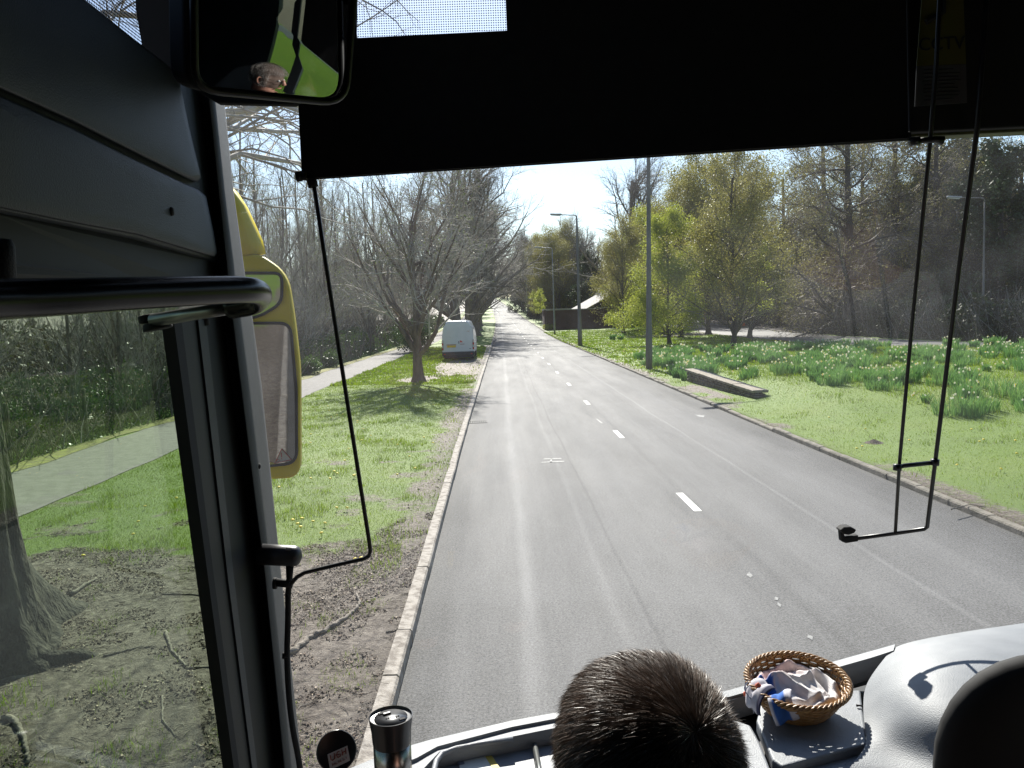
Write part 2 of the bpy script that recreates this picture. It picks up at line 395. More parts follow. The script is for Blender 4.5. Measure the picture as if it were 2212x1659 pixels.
def gzr(x, y): return float(BZ(y))
def VG(vx, vy, dz=0.):
    """where the road surface is seen at that place"""
    v = ray(vx, vy); t = -(H_EYE-dz)/v[2]; return (v[0]*t, v[1]*t)
for poly in ([(1172, 993), (1175, 991), (1212, 990), (1213, 992)], [(1168, 1000), (1170, 998.5), (1218, 996), (1219, 998)], [(1188, 999), (1190, 991), (1193, 991), (1192, 999)]):
    flat_mark('utility_mark', [VG(*p) for p in poly])
for poly in ([(1502, 896), (1522, 898), (1520, 902), (1508, 900)], [(1290, 905), (1302, 914), (1299, 915), (1287, 905)], [(1618, 1236), (1626, 1244), (1622, 1249), (1612, 1243)], [(1680, 1302), (1688, 1307), (1686, 1313), (1679, 1307)], [(1745, 1371), (1756, 1376), (1755, 1384), (1744, 1378)], [(1674, 1290), (1682, 1292), (1680, 1298), (1673, 1296)]):
    flat_mark('worn_paint_fleck', [VG(*p) for p in poly])
# drain cover by the left kerb
p0 = VG(1033, 912); dr = empty('drain_cover', (p0[0], p0[1], .0), 'grey iron drain cover set in the road by the left kerb', 'drain cover')
M_iron = mat('worn_iron', (.10, .095, .09), .8, (.07, .07, .065), 20, 5, .2, 60)
mb = MB(); mb.box((0, -.2, .006), (.5, .04, .012)); mb.box((0, .2, .006), (.5, .04, .012)); mb.box((-.235, 0, .006), (.03, .36, .012)); mb.box((.235, 0, .006), (.03, .36, .012)); mb.build('frame', M_iron, dr)
mb = MB()
for k in range(7): mb.box((-.18+.06*k, 0, .004), (.03, .36, .01))
mb.build('grating', M_iron, dr)
mb = MB(); mb.box((0, 0, .0015), (.44, .36, .003)); mb.build('shade_plate', mat('drain_shade', (.01, .01, .01), .9), dr)  # flat near-black plate, painted shade below the grating
# ------------------------------------------------------------------ tree builder (vectorised)
def norm(a): return a/np.maximum(np.linalg.norm(a, axis=-1, keepdims=True), 1e-9)
def tubes(P, Rd, S):
    """P (N,K,3), Rd (N,K) -> verts, quads"""
    N, Kp = P.shape[:2]; T = norm(np.gradient(P, axis=1))
    ref = np.where(np.abs(T[..., 2:3]) < .9, np.array([0, 0, 1.]), np.array([1., 0, 0])); A = norm(np.cross(T, ref)); B = np.cross(T, A)
    q = np.arange(S)*2*np.pi/S
    v = P[:, :, None]+(A[:, :, None]*np.cos(q)[None, None, :, None]+B[:, :, None]*np.sin(q)[None, None, :, None])*Rd[:, :, None, None]
    base = (np.arange(N)*Kp*S)[:, None, None]; i = (np.arange(Kp-1)*S)[None, :, None]; k = np.arange(S)[None, None]
    k2 = (k+1) % S
    f = np.stack(np.broadcast_arrays(base+i+k, base+i+k2, base+i+S+k2, base+i+S+k), -1).reshape(-1, 4)
    return v.reshape(-1, 3), f
def sprout(P, Rd, n, ratio, ang, Kp, wander, up, tmin=.25, rr=.62, rg=None, tip=.25, droop=0, maxr=None, t_up=1.0):
    g = rg or rng; N, K0 = P.shape[:2]
    idx = np.repeat(np.arange(N), n); M = len(idx)
    t = tmin+(t_up-tmin)*((np.tile(np.arange(n), N)+g.random(M))/n); ft = t*(K0-1); i0 = np.minimum(ft.astype(int), K0-2); fr = (ft-i0)[:, None]
    pos = P[idx, i0]*(1-fr)+P[idx, i0+1]*fr; tan = norm(P[idx, i0+1]-P[idx, i0])
    r = (Rd[idx, i0]*(1-fr[:, 0])+Rd[idx, i0+1]*fr[:, 0])*rr
    if maxr: r = np.minimum(r, maxr)
    L = np.linalg.norm(np.diff(P, axis=1), axis=-1).sum(1)[idx]
    perp = norm(np.cross(tan, g.normal(size=(M, 3)))); a = np.radians(g.uniform(ang[0], ang[1], M))[:, None]
    d = norm(tan*np.cos(a)+perp*np.sin(a)+np.array([0, 0, up])); ln = L*g.uniform(ratio[0], ratio[1], M)*(1.15-.65*t)
    out = np.zeros((M, Kp, 3)); out[:, 0] = pos; st = (ln/(Kp-1))[:, None]
    for k in range(1, Kp):
        d = norm(d+g.normal(size=(M, 3))*wander+np.array([0, 0, up*.5-droop*k/Kp])); out[:, k] = out[:, k-1]+d*st
    tp = np.linspace(1, tip, Kp)[None]; return out, r[:, None]*tp
def leaves(P, n, size, spread, rg=None, droop=.2, tmin=.3):
    g = rg or rng; N, Kp = P.shape[:2]; M = n
    idx = g.integers(0, N, M); ft = (tmin+(1-tmin)*g.random(M))*(Kp-1); i0 = np.minimum(ft.astype(int), Kp-2); fr = (ft-i0)[:, None]
    c = P[idx, i0]*(1-fr)+P[idx, i0+1]*fr+g.normal(size=(M, 3))*spread
    a = norm(g.normal(size=(M, 3))+np.array([0, 0, -droop])); b = norm(np.cross(a, g.normal(size=(M, 3))))
    s = size*g.uniform(.5, 1.3, M)[:, None]
    v = np.stack([c-a*s*.5, c+b*s*.32, c+a*s*.6, c-b*s*.32], 1).reshape(-1, 3)
    return v, np.arange(4*M).reshape(-1, 4)
def join(parts):
    vs, fs, mi, o = [], [], [], 0
    for v, f, m in parts: vs.append(v); fs.append(f+o); mi.append(np.full(len(f), m)); o += len(v)
    return np.concatenate(vs), np.concatenate(fs), np.concatenate(mi)
M_bark = mat('grey_brown_bark', (.27, .22, .18), .85, (.12, .10, .08), 7, 8, .9, 22, stretch=(1, 1, .35))
M_barkdk = mat('dark_bark', (.075, .065, .055), .9, (.035, .03, .025), 7, 8, .9, 22, stretch=(1, 1, .35))
M_twig = mat('twig_bark', (.52, .48, .43), .75, (.30, .27, .24), 2.5, 3, spec=.25)
M_twigdk = mat('dark_twig_bark', (.28, .25, .215), .7, (.16, .14, .12), 2.5, 3, spec=.25)
M_bud = mat('green_buds', (.20, .26, .04), .5, (.13, .18, .03), 3, 3, transl=.35)
M_leaf = mat('spring_leaf', (.42, .45, .07), .5, (.28, .33, .045), 2.2, 4, transl=.5, spec=.25)
M_olive = mat('olive_leaf', (.36, .34, .09), .5, (.21, .19, .06), 1.5, 4, transl=.4, spec=.2)
M_dkleaf = mat('evergreen_leaf', (.075, .105, .040), .6, (.032, .048, .022), 1.2, 4, transl=.15, spec=.25)
M_scrub = mat('bramble_leaf', (.12, .21, .035), .4, (.045, .08, .02), 2.0, 5, transl=.25)

def trunk_line(h, lean=(0, 0), Kp=7, wob=.08, g=rng, r0=.3, flare=1.5, tip=.55):
    z = np.array([-.15, .06, .3]+list(np.linspace(.9, h, Kp-3))); P = np.zeros((1, Kp, 3)); P[0, :, 2] = z
    P[0, :, 0] = lean[0]*z/h+g.normal(size=Kp)*wob*(z > .5); P[0, :, 1] = lean[1]*z/h+g.normal(size=Kp)*wob*(z > .5)
    r = r0*np.linspace(1, tip, Kp); r[0] *= flare*1.15; r[1] *= flare; r[2] *= 1+(flare-1)*.35
    return P, r[None]
TREES = {}
def make_tree(key, h, r0, limbs, levels, leaf=None, leafmat=None, bark=None, twig=None, lean=(0, 0), seed=1, leader=True, limb_t=.3, tip=.5, wob=.07, flare=1.45):
    """levels: list of dicts for sprout; first two orders are the trunk mesh, the rest the crown mesh"""
    g = np.random.default_rng(seed)
    P, Rr = trunk_line(h, lean, 9, wob, g, r0, flare, tip)
    tr = [tubes(P, Rr, 12)+(0,)]; cr = []; cur = (P, Rr)
    Pl, Rl = sprout(P, Rr, rg=g, **limbs); tr.append(tubes(Pl, Rl, 7)+(0,)); cur = (Pl, Rl)
    if leader:   # carry the trunk on
        pass
    allp = []
    for k, lv in enumerate(levels):
        P2, R2 = sprout(cur[0], cur[1], rg=g, **lv); cr.append(tubes(P2, R2, 4 if k == 0 and len(P2) < 500 else 3)+(0,)); cur = (P2, R2)
        allp.append((P2, R2))
    if leaf: v, f = leaves(cur[0], rg=g, **leaf); cr.append((v, f, 1))
    v, f, mi = join(tr); mt = np_mesh('trunk', v, f, True, mi); mt.materials.append(bark or M_bark)
    v, f, mi = join(cr); mc = np_mesh('crown', v, f, False, mi); mc.materials.append(twig or M_twig)
    mc.materials.append(leafmat or M_bud)
    TREES[key] = (mt, mc)
_n_tree = 0
def tree(key, x, y, name, label, group=None, s=1., rz=None, sz=None, z=None, tilt=(0, 0)):
    t = empty(name, (x, y, (gz(x, y) if z is None else z)-.03), label, 'tree', group, rz if rz is not None else random.uniform(0, 6.28))
    t.scale = (s, s, sz or s); t.rotation_euler[0], t.rotation_euler[1] = tilt
    for nm, me in zip(('trunk', 'crown'), TREES[key]): link(nm, me, t)
    return t
D = dict
# broad bare tree, branches from 2.5 m (the one on the left verge)
make_tree('verge', 6.4, .25, D(n=26, ratio=(.66, 1.0), ang=(28, 70), Kp=8, wander=.11, up=.12, tmin=.37, rr=.6, maxr=.11, tip=.2),
          [D(n=13, ratio=(.34, .62), ang=(22, 58), Kp=5, wander=.16, up=.10, tmin=.18, rr=.62, maxr=.04),
           D(n=8, ratio=(.35, .62), ang=(20, 60), Kp=4, wander=.2, up=.06, tmin=.15, rr=.6, maxr=.014),
           D(n=4, ratio=(.4, .75), ang=(20, 60), Kp=3, wander=.2, up=.05, tmin=.2, rr=.6, maxr=.0050)],
          leaf=D(n=4200, size=.055, spread=.03), seed=3, tip=.3, bark=mat('brown_verge_bark', (.20, .145, .105), .85, (.09, .065, .05), 7, 8, .9, 22, stretch=(1, 1, .35)))
# slender wood trees
for kk in range(3):
    make_tree('wood%d' % kk, 11+1.2*kk, .12+.02*kk, D(n=18, ratio=(.24, .46), ang=(22, 50), Kp=6, wander=.12, up=.16, tmin=.25, rr=.5, maxr=.05, tip=.2),
              [D(n=10, ratio=(.35, .65), ang=(20, 50), Kp=4, wander=.18, up=.16, tmin=.15, rr=.6, maxr=.016),
               D(n=8, ratio=(.4, .8), ang=(20, 50), Kp=3, wander=.18, up=.14, tmin=.15, rr=.7, maxr=.010)],
              leaf=D(n=1300, size=.06, spread=.04), seed=20+kk, tip=.28, wob=.12, lean=(.4*kk-.4, .3), flare=1.3)
# large spreading bare trees
for kk in range(2):
    make_tree('big%d' % kk, 11.5, .42, D(n=24, ratio=(.5, .85), ang=(25, 62), Kp=8, wander=.13, up=.10, tmin=.33, rr=.5, maxr=.17, tip=.2),
              [D(n=12, ratio=(.32, .6), ang=(22, 58), Kp=5, wander=.17, up=.07, tmin=.18, rr=.6, maxr=.06),
               D(n=8, ratio=(.32, .6), ang=(20, 60), Kp=4, wander=.2, up=.05, tmin=.15, rr=.65, maxr=.024),
               D(n=5, ratio=(.4, .8), ang=(20, 60), Kp=3, wander=.2, up=.04, tmin=.2, rr=.7, maxr=.016)],
              leaf=D(n=1200, size=.08, spread=.05), seed=40+kk, tip=.3, twig=M_twigdk if kk else M_twig)
# leafy spring green tree
make_tree('green', 9.0, .20, D(n=26, ratio=(.36, .56), ang=(42, 85), Kp=6, wander=.12, up=.08, tmin=.24, rr=.42, maxr=.06, tip=.2),
          [D(n=8, ratio=(.35, .6), ang=(25, 60), Kp=4, wander=.18, up=.03, tmin=.2, rr=.6, maxr=.02),
           D(n=5, ratio=(.35, .6), ang=(25, 60), Kp=3, wander=.18, up=0., tmin=.2, rr=.6, maxr=.008)],
          leaf=D(n=60000, size=.115, spread=.34, tmin=.0), leafmat=M_leaf, seed=61, tip=.25, bark=M_barkdk)
# budding olive trees
for kk in range(2):
    make_tree('olive%d' % kk, 12, .24, D(n=34, ratio=(.38, .62), ang=(28, 62), Kp=7, wander=.12, up=.14, tmin=.30, rr=.45, maxr=.09, tip=.2),
              [D(n=8, ratio=(.35, .6), ang=(22, 58), Kp=4, wander=.18, up=.10, tmin=.18, rr=.6, maxr=.03),
               D(n=6, ratio=(.35, .65), ang=(20, 60), Kp=3, wander=.2, up=.06, tmin=.15, rr=.6, maxr=.011)],
              leaf=D(n=42000+8000*kk, size=.115, spread=.34), leafmat=M_olive, seed=70+kk, tip=.28, bark=M_barkdk, twig=M_twigdk)
# dark evergreen
for kk in range(2):
    make_tree('dark%d' % kk, 11, .34, D(n=34, ratio=(.30, .46), ang=(45, 88), Kp=6, wander=.12, up=.06, tmin=.12, rr=.4, maxr=.08, tip=.2),
              [D(n=9, ratio=(.35, .6), ang=(25, 60), Kp=4, wander=.2, up=.02, tmin=.2, rr=.6, maxr=.03)],
              leaf=D(n=30000, size=.26, spread=.26), leafmat=M_dkleaf, seed=80+kk, tip=.2, bark=M_barkdk, twig=M_twigdk)
# brown hanging-branched tree
make_tree('brown', 16, .42, D(n=40, ratio=(.30, .52), ang=(45, 85), Kp=7, wander=.14, up=.03, tmin=.16, rr=.42, maxr=.12, tip=.2, droop=.10),
          [D(n=9, ratio=(.35, .6), ang=(25, 65), Kp=5, wander=.2, up=0, tmin=.15, rr=.6, maxr=.035, droop=.12),
           D(n=11, ratio=(.35, .7), ang=(20, 60), Kp=4, wander=.22, up=0, tmin=.15, rr=.7, maxr=.02, droop=.15)],
          leaf=D(n=26000, size=.12, spread=.2), leafmat=mat('brown_bud', (.26, .25, .085), .6, (.15, .135, .06), 1.0, 3, transl=.35, spec=.2), seed=91, tip=.3, bark=M_barkdk, twig=mat('brown_twig', (.33, .28, .24), .65, (.18, .15, .13), 2, 3))
# thin sapling
make_tree('sapling', 4.6, .06, D(n=12, ratio=(.22, .4), ang=(30, 70), Kp=5, wander=.14, up=.1, tmin=.5, rr=.5, maxr=.03, tip=.2),
          [D(n=6, ratio=(.4, .7), ang=(25, 60), Kp=4, wander=.2, up=.05, tmin=.2, rr=.6, maxr=.012)],
          leaf=D(n=2600, size=.10, spread=.1), leafmat=M_leaf, seed=95, tip=.4, flare=1.15, bark=M_barkdk, twig=M_twigdk)

# ------------------------------------------------------------------ the trees, one by one
tree('verge', -3.45, 35.5, 'verge_tree', 'bare budding tree on the left grass verge in front of the white van', rz=.9, s=1.08)
GW = 'slender bare trees of the wood beyond the footpath'
wl = 'slender bare tree in the dense wood beyond the footpath fence'
k = 0
gW = np.random.default_rng(5)
for row, (xa, xb, ya, yb, n) in enumerate([(-10.6, -13, 5, 60, 34), (-13, -18, 6, 85, 38), (-18, -27, 10, 120, 38), (-10.8, -16, 60, 150, 34), (-27, -45, 25, 160, 34)]):
    for q in range(n):
        y = ya+(yb-ya)*(q+gW.random()*.9)/n; x = gW.uniform(xb, xa)
        s = gW.uniform(.75, 1.1)*(.58+.5*min(1, max(0, (y-24)/45)))
        tree('wood%d' % (k % 3), x, y, 'wood_tree', wl, GW, s, sz=s*gW.uniform(.9, 1.15), rz=gW.uniform(0, 6.28), tilt=(gW.uniform(-.06, .06), gW.uniform(-.06, .06))); k += 1
GV = 'big bare trees in a row along the left verge'
lab = ['broad bare tree on the left verge, first beyond the white van', 'broad bare tree on the left verge, second beyond the white van', 'broad bare tree far up the left verge, third beyond the van', 'broad bare tree far up the left verge, fourth beyond the van', 'broad bare tree far up the left verge, fifth beyond the van', 'broad bare tree at the far bend of the left verge']
for q, (x, y, s, kd) in enumerate([(-3.6, 76, 1.3, 'big0'), (-3.0, 92, 1.55, 'big1'), (-2.8, 108, 1.6, 'big0'), (-3.0, 128, 1.6, 'big1'), (-3.2, 152, 1.7, 'big0'), (-4.0, 185, 1.8, 'big1')]):
    tree(kd, x, y, 'roadside_tree', lab[q], GV, s, rz=1.3*q)
GF = 'far bare trees lining the road over the hill'
for q in range(22):
    side = -1 if q % 2 else 1; y = 215+q*17+gW.uniform(-4, 4); x = float(XC(y))+side*gW.uniform(6.5, 11)
    if side > 0 and y < 240: continue
    tree('big%d' % (q % 2), x, y, 'far_roadside_tree', 'bare tree in the far double row where the road climbs out of sight', GF, gW.uniform(1.2, 1.6))
for q in range(26):
    side = -1 if q % 2 else 1; y = 200+q*15; x = float(XC(y))+side*gW.uniform(16, 60)
    tree(['big0', 'dark0', 'olive0', 'big1'][q % 4], x, y, 'far_hill_tree', 'tree in the far wood behind the roadside rows on the hill', 'far trees of the hillside wood', gW.uniform(1.2, 1.7))
# near tree seen through the door glass, its branches reach over the windscreen
def near_tree():
    g = np.random.default_rng(12)
    t = empty('near_verge_tree', (-4.62, 6.75, gz(-4.6, 6.7)-.05), 'thick old tree trunk with flared roots seen through the door window', 'tree')
    ang = np.linspace(0, 2*np.pi, 57)[:-1]; zs = np.concatenate([[-.1, 0, .06, .14, .24, .38, .55, .8, 1.1, 1.5, 2.0, 2.7, 3.5, 4.4, 5.4, 6.6]])
    roots = g.uniform(0, 2*np.pi, 7); V_ = []
    for z in zs:
        fl = math.exp(-max(z, 0)/.42); r = .42+.36*math.exp(-max(z, 0)/.7)-.022*z
        rr = np.full(len(ang), r)
        for q in roots: rr += .26*fl*np.exp(-(((ang-q+np.pi) % (2*np.pi)-np.pi)/.26)**2)
        rr *= 1+.045*np.sin(ang*5+z*.8)+.03*np.sin(ang*13-z*2)+.02*g.normal(size=len(ang))
        V_.append(np.stack([rr*np.cos(ang)+.03*z, rr*np.sin(ang)+.02*z, np.full(len(ang), z+.03*fl*math.sin(z*30))], -1))
    V_ = np.array(V_); nr, nc = V_.shape[:2]; i = np.arange(nr-1)[:, None]*nc; j = np.arange(nc)[None]; j2 = (j+1) % nc
    f = np.stack(np.broadcast_arrays(i+j, i+j2, i+nc+j2, i+nc+j), -1).reshape(-1, 4)
    # surface roots
    rp = []
    for q in roots:
        r0 = .6; P = []
        for s_ in range(8): P.append([(r0+s_*.12)*math.cos(q+.06*s_), (r0+s_*.17)*math.sin(q+.06*s_), .12-.028*s_+.03*math.sin(s_*2)])
        rp.append(P)
    rv, rf = tubes(np.array(rp), np.tile(np.linspace(.15, .03, 8), (7, 1)), 8)
    v, ff, mi = join([(V_.reshape(-1, 3), f, 0), (rv, rf, 0)])
    me = np_mesh('trunk', v, ff, True, mi); M_ob = mat('old_rough_bark', (.10, .088, .068), .95, (.025, .022, .017), 9, 10, 1.0, 26, stretch=(1, 1, .3), ramp=(.3, .6))
    link('trunk', me, t, [M_ob])
    # limbs: guided polylines in tree space
    tgt = [((3.3, 3.2, 5.6)), ((3.6, 1.2, 6.0)), ((2.2, 4.4, 5.2)), ((3.2, 4.6, 6.4)), ((1.0, 3.5, 6.5)), ((-2, 2, 6.5)), ((2.4, 5.2, 5.0)), ((3.6, 3.6, 5.6)), ((-2.5, -1, 6)), ((2.9, 2.2, 4.9)), ((1.5, 6, 5.8)), ((2.9, 6.4, 6.2))]
    P = []
    for q, e in enumerate(tgt):
        a = np.array([.15, .1, 3.0+.25*(q % 5)]); e = np.array(e); c = (a+e)/2+np.array([0, 0, .8]); pts = []
        for s_ in np.linspace(0, 1, 9): pts.append(a*(1-s_)**2+2*c*s_*(1-s_)+e*s_*s_+g.normal(size=3)*.05*(s_ > 0))
        P.append(pts)
    P = np.array(P); Rr = np.tile(np.linspace(.062, .018, 9), (len(P), 1)); parts = [tubes(P, Rr, 8)+(0,)]
    P1, R1 = sprout(P, Rr, 8, (.25, .5), (25, 60), 7, .2, .02, tmin=.3, rr=.5, rg=g, maxr=.025, droop=.1); parts.append(tubes(P1, R1, 5)+(0,))
    P2, R2 = sprout(P1, R1, 6, (.25, .5), (25, 60), 5, .22, .06, tmin=.15, rr=.6, rg=g, maxr=.009); parts.append(tubes(P2, R2, 4)+(0,))
    P3, R3 = sprout(P2, R2, 3, (.3, .6), (20, 60), 4, .22, .1, tmin=.15, rr=.6, rg=g, maxr=.0045); parts.append(tubes(P3, R3, 3)+(0,))
    v, f, mi = join(parts); me = np_mesh('crown', v, f, True, mi); link('crown', me, t, [M_twig])
near_tree()
for q in range(15):
    tree(['big0', 'dark0', 'big1', 'olive0', 'dark1'][q % 5], -90+q*10, 655+25*math.sin(q*2), 'hilltop_tree', 'tree of the wood closing the view above the end of the road', 'trees on the hilltop at the end of the road', 1.5)
# trees of the central and right-hand grass
tree('green', 13.9, 66, 'spring_tree', 'bright green leafy tree just right of the tall lamp post', s=.90, sz=1.02, rz=.4)
tree('green', 20.3, 107, 'spring_tree', 'bright green leafy tree behind the lamp post at the end of the brick wall', s=1.45, rz=2.4)
tree('olive0', 17.1, 59, 'budding_tree', 'tall yellow green budding tree with a dark straight trunk on the lawn', s=1.0, rz=1)
tree('sapling', 18.6, 59.5, 'leaning_tree', 'thin leaning young tree beside the dark straight trunk', s=1.35, tilt=(0, .10))
tree('olive1', 18.0, 80, 'budding_tree', 'yellow green budding tree behind the bright green tree', s=1.08)
tree('olive1', 22.0, 85, 'budding_tree', 'tall yellowish budding tree between the lawn trees and the far carriageway', s=1.3, rz=4.4)
tree('olive0', 22.3, 72, 'budding_tree', 'budding tree at the near edge of the far carriageway', s=1.0, rz=2.2)
tree('olive1', 15.5, 100, 'budding_tree', 'yellow olive budding tree farther back beside the second carriageway', s=.95, rz=2)
tree('big1', 21.5, 128, 'tall_bare_tree', 'tall bare tree rising against the sky behind the bright green trees', s=1.9, rz=2)
tree('dark0', 17.5, 145, 'evergreen_tree', 'dark tree hanging over the slanted shelter roof', s=1.0)
tree('olive0', 8.2+2, 168, 'budding_tree', 'olive budding tree left of the slanted shelter roof', s=.85)
tree('big1', 10.5, 190, 'tall_bare_tree', 'grey bare tree behind the far lamp post', s=.9)
GS = 'young trees along the far right kerb'
for q, (x, y) in enumerate([(7.6, 140), (7.9, 152), (8.0, 166), (8.2, 182), (8.6, 205)]):
    tree('sapling', x, y, 'young_kerb_tree', ['young tree by the brick wall end, nearest of the row along the kerb', 'young tree second in the row beyond the brick wall end', 'young tree third in the row beyond the brick wall', 'young tree fourth in the row beyond the brick wall', 'young tree last and farthest in the row beyond the brick wall'][q], GS, 1.15, sz=1.2)
tree('brown', 31.5, 73, 'large_brown_tree', 'huge brownish tree with a thick straight trunk behind the far carriageway', s=1.3, rz=1.2)
tree('brown', 39, 80, 'large_brown_tree', 'huge brownish drooping tree right of the timber pavilion', s=1.3, rz=3.2)
tree('brown', 26.0+6, 104, 'large_brown_tree', 'brownish drooping tree beside the garden wall of the far carriageway', s=1.1, rz=5)
tree('dark1', 41, 66, 'dark_evergreen_tree', 'tall near black evergreen between the two rods on the right', s=1.25, sz=1.2, rz=2)
tree('dark0', 47, 78, 'dark_evergreen_tree', 'dark evergreen at the right edge behind the daffodil bank', s=1.1, rz=4)
tree('big0', 52, 72, 'tall_bare_tree', 'bare spreading tree against the sky at the right edge', s=1.1, rz=4)
tree('olive1', 45.5, 60, 'budding_tree', 'low budding tree by the right edge behind the thin lamp post', s=.55)
gR = np.random.default_rng(77)
GB = 'trees of the belt behind the far carriageway'
LB = 'tree within the dark belt behind the far carriageway'
for q, (x, y, kd, s_) in enumerate([(37, 92, 'brown', 1.35), (43, 96, 'brown', 1.3), (33.5, 112, 'brown', 1.3), (36, 84, 'brown', 1.15), (46, 84, 'dark1', 1.5), (52, 90, 'dark0', 1.5), (28, 122, 'olive1', 1.3), (33, 132, 'brown', 1.3), (45, 70, 'brown', .95), (56, 80, 'dark1', 1.2)]):
    tree(kd, x, y, 'belt_tree', LB, GB, s_)
for q in range(46):
    y = 78+q*4.2; x = gR.uniform(40, 62) if q % 3 else gR.uniform(35.5, 42)
    if y < 100: x = max(x, 42)
    tree(['brown', 'dark0', 'olive0', 'big1', 'dark1', 'brown'][q % 6], x, y, 'belt_tree', LB, GB, gR.uniform(1.0, 1.35))
for q in range(22):
    tree(['brown', 'big1', 'dark1', 'olive1'][q % 4], gR.uniform(50, 95), 58+q*5, 'belt_tree', LB, GB, gR.uniform(1.0, 1.3))
LC = 'tree in the strip between the carriageways beyond the brick enclosure'
GC = 'trees standing between the carriageways beyond the enclosure'
for q in range(16):
    y = 145+q*7; tree(['olive1', 'big0', 'dark0', 'olive0', 'big1'][q % 5], float(XC(y))+gR.uniform(9, 18), y, 'reserve_tree', 'tree in the strip between the carriageways beyond the brick enclosure', GC, gR.uniform(.8, 1.1)+.35*(y > 165))
for q, (x, y, kd, s_) in enumerate([(10.5, 172, 'olive1', 1.3), (12.5, 198, 'dark0', 1.3), (10.0, 222, 'big1', 1.7), (13, 238, 'olive0', 1.6), (11, 262, 'dark1', 1.5), (9.5, 285, 'big0', 1.8), (16, 182, 'big0', 1.6), (18, 212, 'dark0', 1.6)]):
    tree(kd, x, y, 'reserve_tree', LC, GC, s_)
GK = 'trees behind the coach'
for q, (x, y) in enumerate([(-6, -12), (-11, -4), (-13, -12), (-9, -22), (-12, 0), (-14, -18), (10, -20), (12, -10), (-7, -30), (-11, -36), (-8, -44), (-13, -50), (-6, -60), (9, -34), (9, -50), (-9, -72), (-4, -85), (3, -95), (10, -75), (-14, -28)]):
    tree('wood%d' % (q % 3) if q < 6 else ['big0', 'dark0', 'big1'][q % 3], x, y, 'tree_behind', 'bare tree behind the coach, seen only in the mirrors', GK, 1.1, z=.1)

# ------------------------------------------------------------------ undergrowth, shrubs
def leaf_cloud(c, n, size, g):
    a = norm(g.normal(size=(n, 3))); b = norm(np.cross(a, g.normal(size=(n, 3)))); s = size*g.uniform(.5, 1.4, n)[:, None]
    return np.stack([c-a*s*.5, c+b*s*.33, c+a*s*.55, c-b*s*.33], 1).reshape(-1, 3), np.arange(4*n).reshape(-1, 4)
def stems(c, h, r, g, lean=.35, Kp=4):
    n = len(c); d = norm(np.concatenate([g.normal(size=(n, 2))*lean, np.ones((n, 1))], 1)); P = np.zeros((n, Kp, 3)); P[:, 0] = c
    for k in range(1, Kp): d = norm(d+g.normal(size=(n, 3))*.14); P[:, k] = P[:, k-1]+d*(h/(Kp-1))[:, None]
    return P, np.repeat(np.linspace(1, .4, Kp)[None], n, 0)*r[:, None]
def scrub(name, n, x0, x1, y0, y1, hmax, size, m, seed, pw=1.6, stemn=900, label=None):
    g = np.random.default_rng(seed); y = y0+(y1-y0)*g.random(n)**pw; x = g.uniform(x0, x1, n)
    hh = hmax*(.35+.9*vnoise(x, y, 1.7, seed))*sst(-(x-x1) if x1 < 0 else (x-x0), 0, 1.3)
    z = G(x, y)+hh*g.random(n)**.8; sc = 1+np.clip((y-25)/50, 0, 3)[:, None]
    v, f = leaf_cloud(np.stack([x, y, z], -1), n, size, g); c = np.repeat(np.stack([x, y, z], -1), 4, 0); v = c+(v-c)*np.repeat(sc, 4, 0)
    ys = y0+(y1-y0)*g.random(stemn)**pw; xs = g.uniform(x0, x1, stemn); P, Rr = stems(np.stack([xs, ys, G(xs, ys)], -1), hmax*g.uniform(.5, 1.5, stemn), .004+.012*g.random(stemn)*(1+ys/40), g)
    tv, tf = tubes(P, Rr, 3)
    vv, ff, mi = join([(v, f, 0), (tv, tf, 1)])
    o = link(name, np_mesh(name, vv, ff, False, mi), None, [m, M_twigdk]); return tag(o, label, 'undergrowth', kind='stuff')
scrub('undergrowth', 52000, -13.6, -9.9, 3, 60, 1.35, .075, M_scrub, 3, 1.5, 3200, 'tangled green undergrowth and brambles along the footpath')
scrub('undergrowth', 30000, -14, -9.9, 55, 170, 1.6, .12, M_scrub, 4, 1.2, 1500, 'green undergrowth farther along the footpath behind the van')
scrub('wood_floor_brambles', 60000, -34, -13, 3, 120, 2.4, .17, mat('brown_bramble', (.09, .095, .035), .5, (.045, .032, .02), 1.3, 5, transl=.25), 6, 1.1, 3800, 'brown and green brambles on the floor of the wood')
scrub('verge_scrub', 34000, 30.2, 37, 44, 80, 2.6, .2, mat('ivy_scrub_leaf', (.06, .085, .03), .6, (.025, .035, .016), 1.2, 4, transl=.15, spec=.25), 18, 1.0, 1500, 'dark ivy and scrub along the far side of the second carriageway')
scrub('belt_scrub', 42000, 33.5, 60, 62, 230, 4.0, .32, M_dkleaf, 8, 1.0, 2500, 'dark scrub at the foot of the tree belt on the right')
def bush(x, y, r, h, label, m, n=5000, size=.09, seed=1, name='bush', group=None):
    g = np.random.default_rng(seed); t = empty(name, (x, y, gz(x, y)), label, 'bush', group)
    d = norm(g.normal(size=(n, 3))); rad = g.random(n)**.4*(1+.25*np.sin(d[:, 0]*5+d[:, 1]*4)); c = d*rad[:, None]*np.array([r, r, h/2])+np.array([0, 0, h/2])
    c = c[c[:, 2] > .02]; v, f = leaf_cloud(c, len(c), size, g); me = np_mesh('foliage', v, f); link('foliage', me, t, [m])
    P, Rr = stems(np.stack([g.normal(size=18)*r*.25, g.normal(size=18)*r*.25, np.zeros(18)], -1), h*g.uniform(.6, .95, 18), np.full(18, .02), g); tv, tf = tubes(P, Rr, 4)
    link('stems', np_mesh('stems', tv, tf), t, [M_twigdk])
bush(20.5, 108, 3.4, 3.0, 'dark green bush at the end of the brick wall by the far carriageway', M_scrub, 9000, .22, 11)
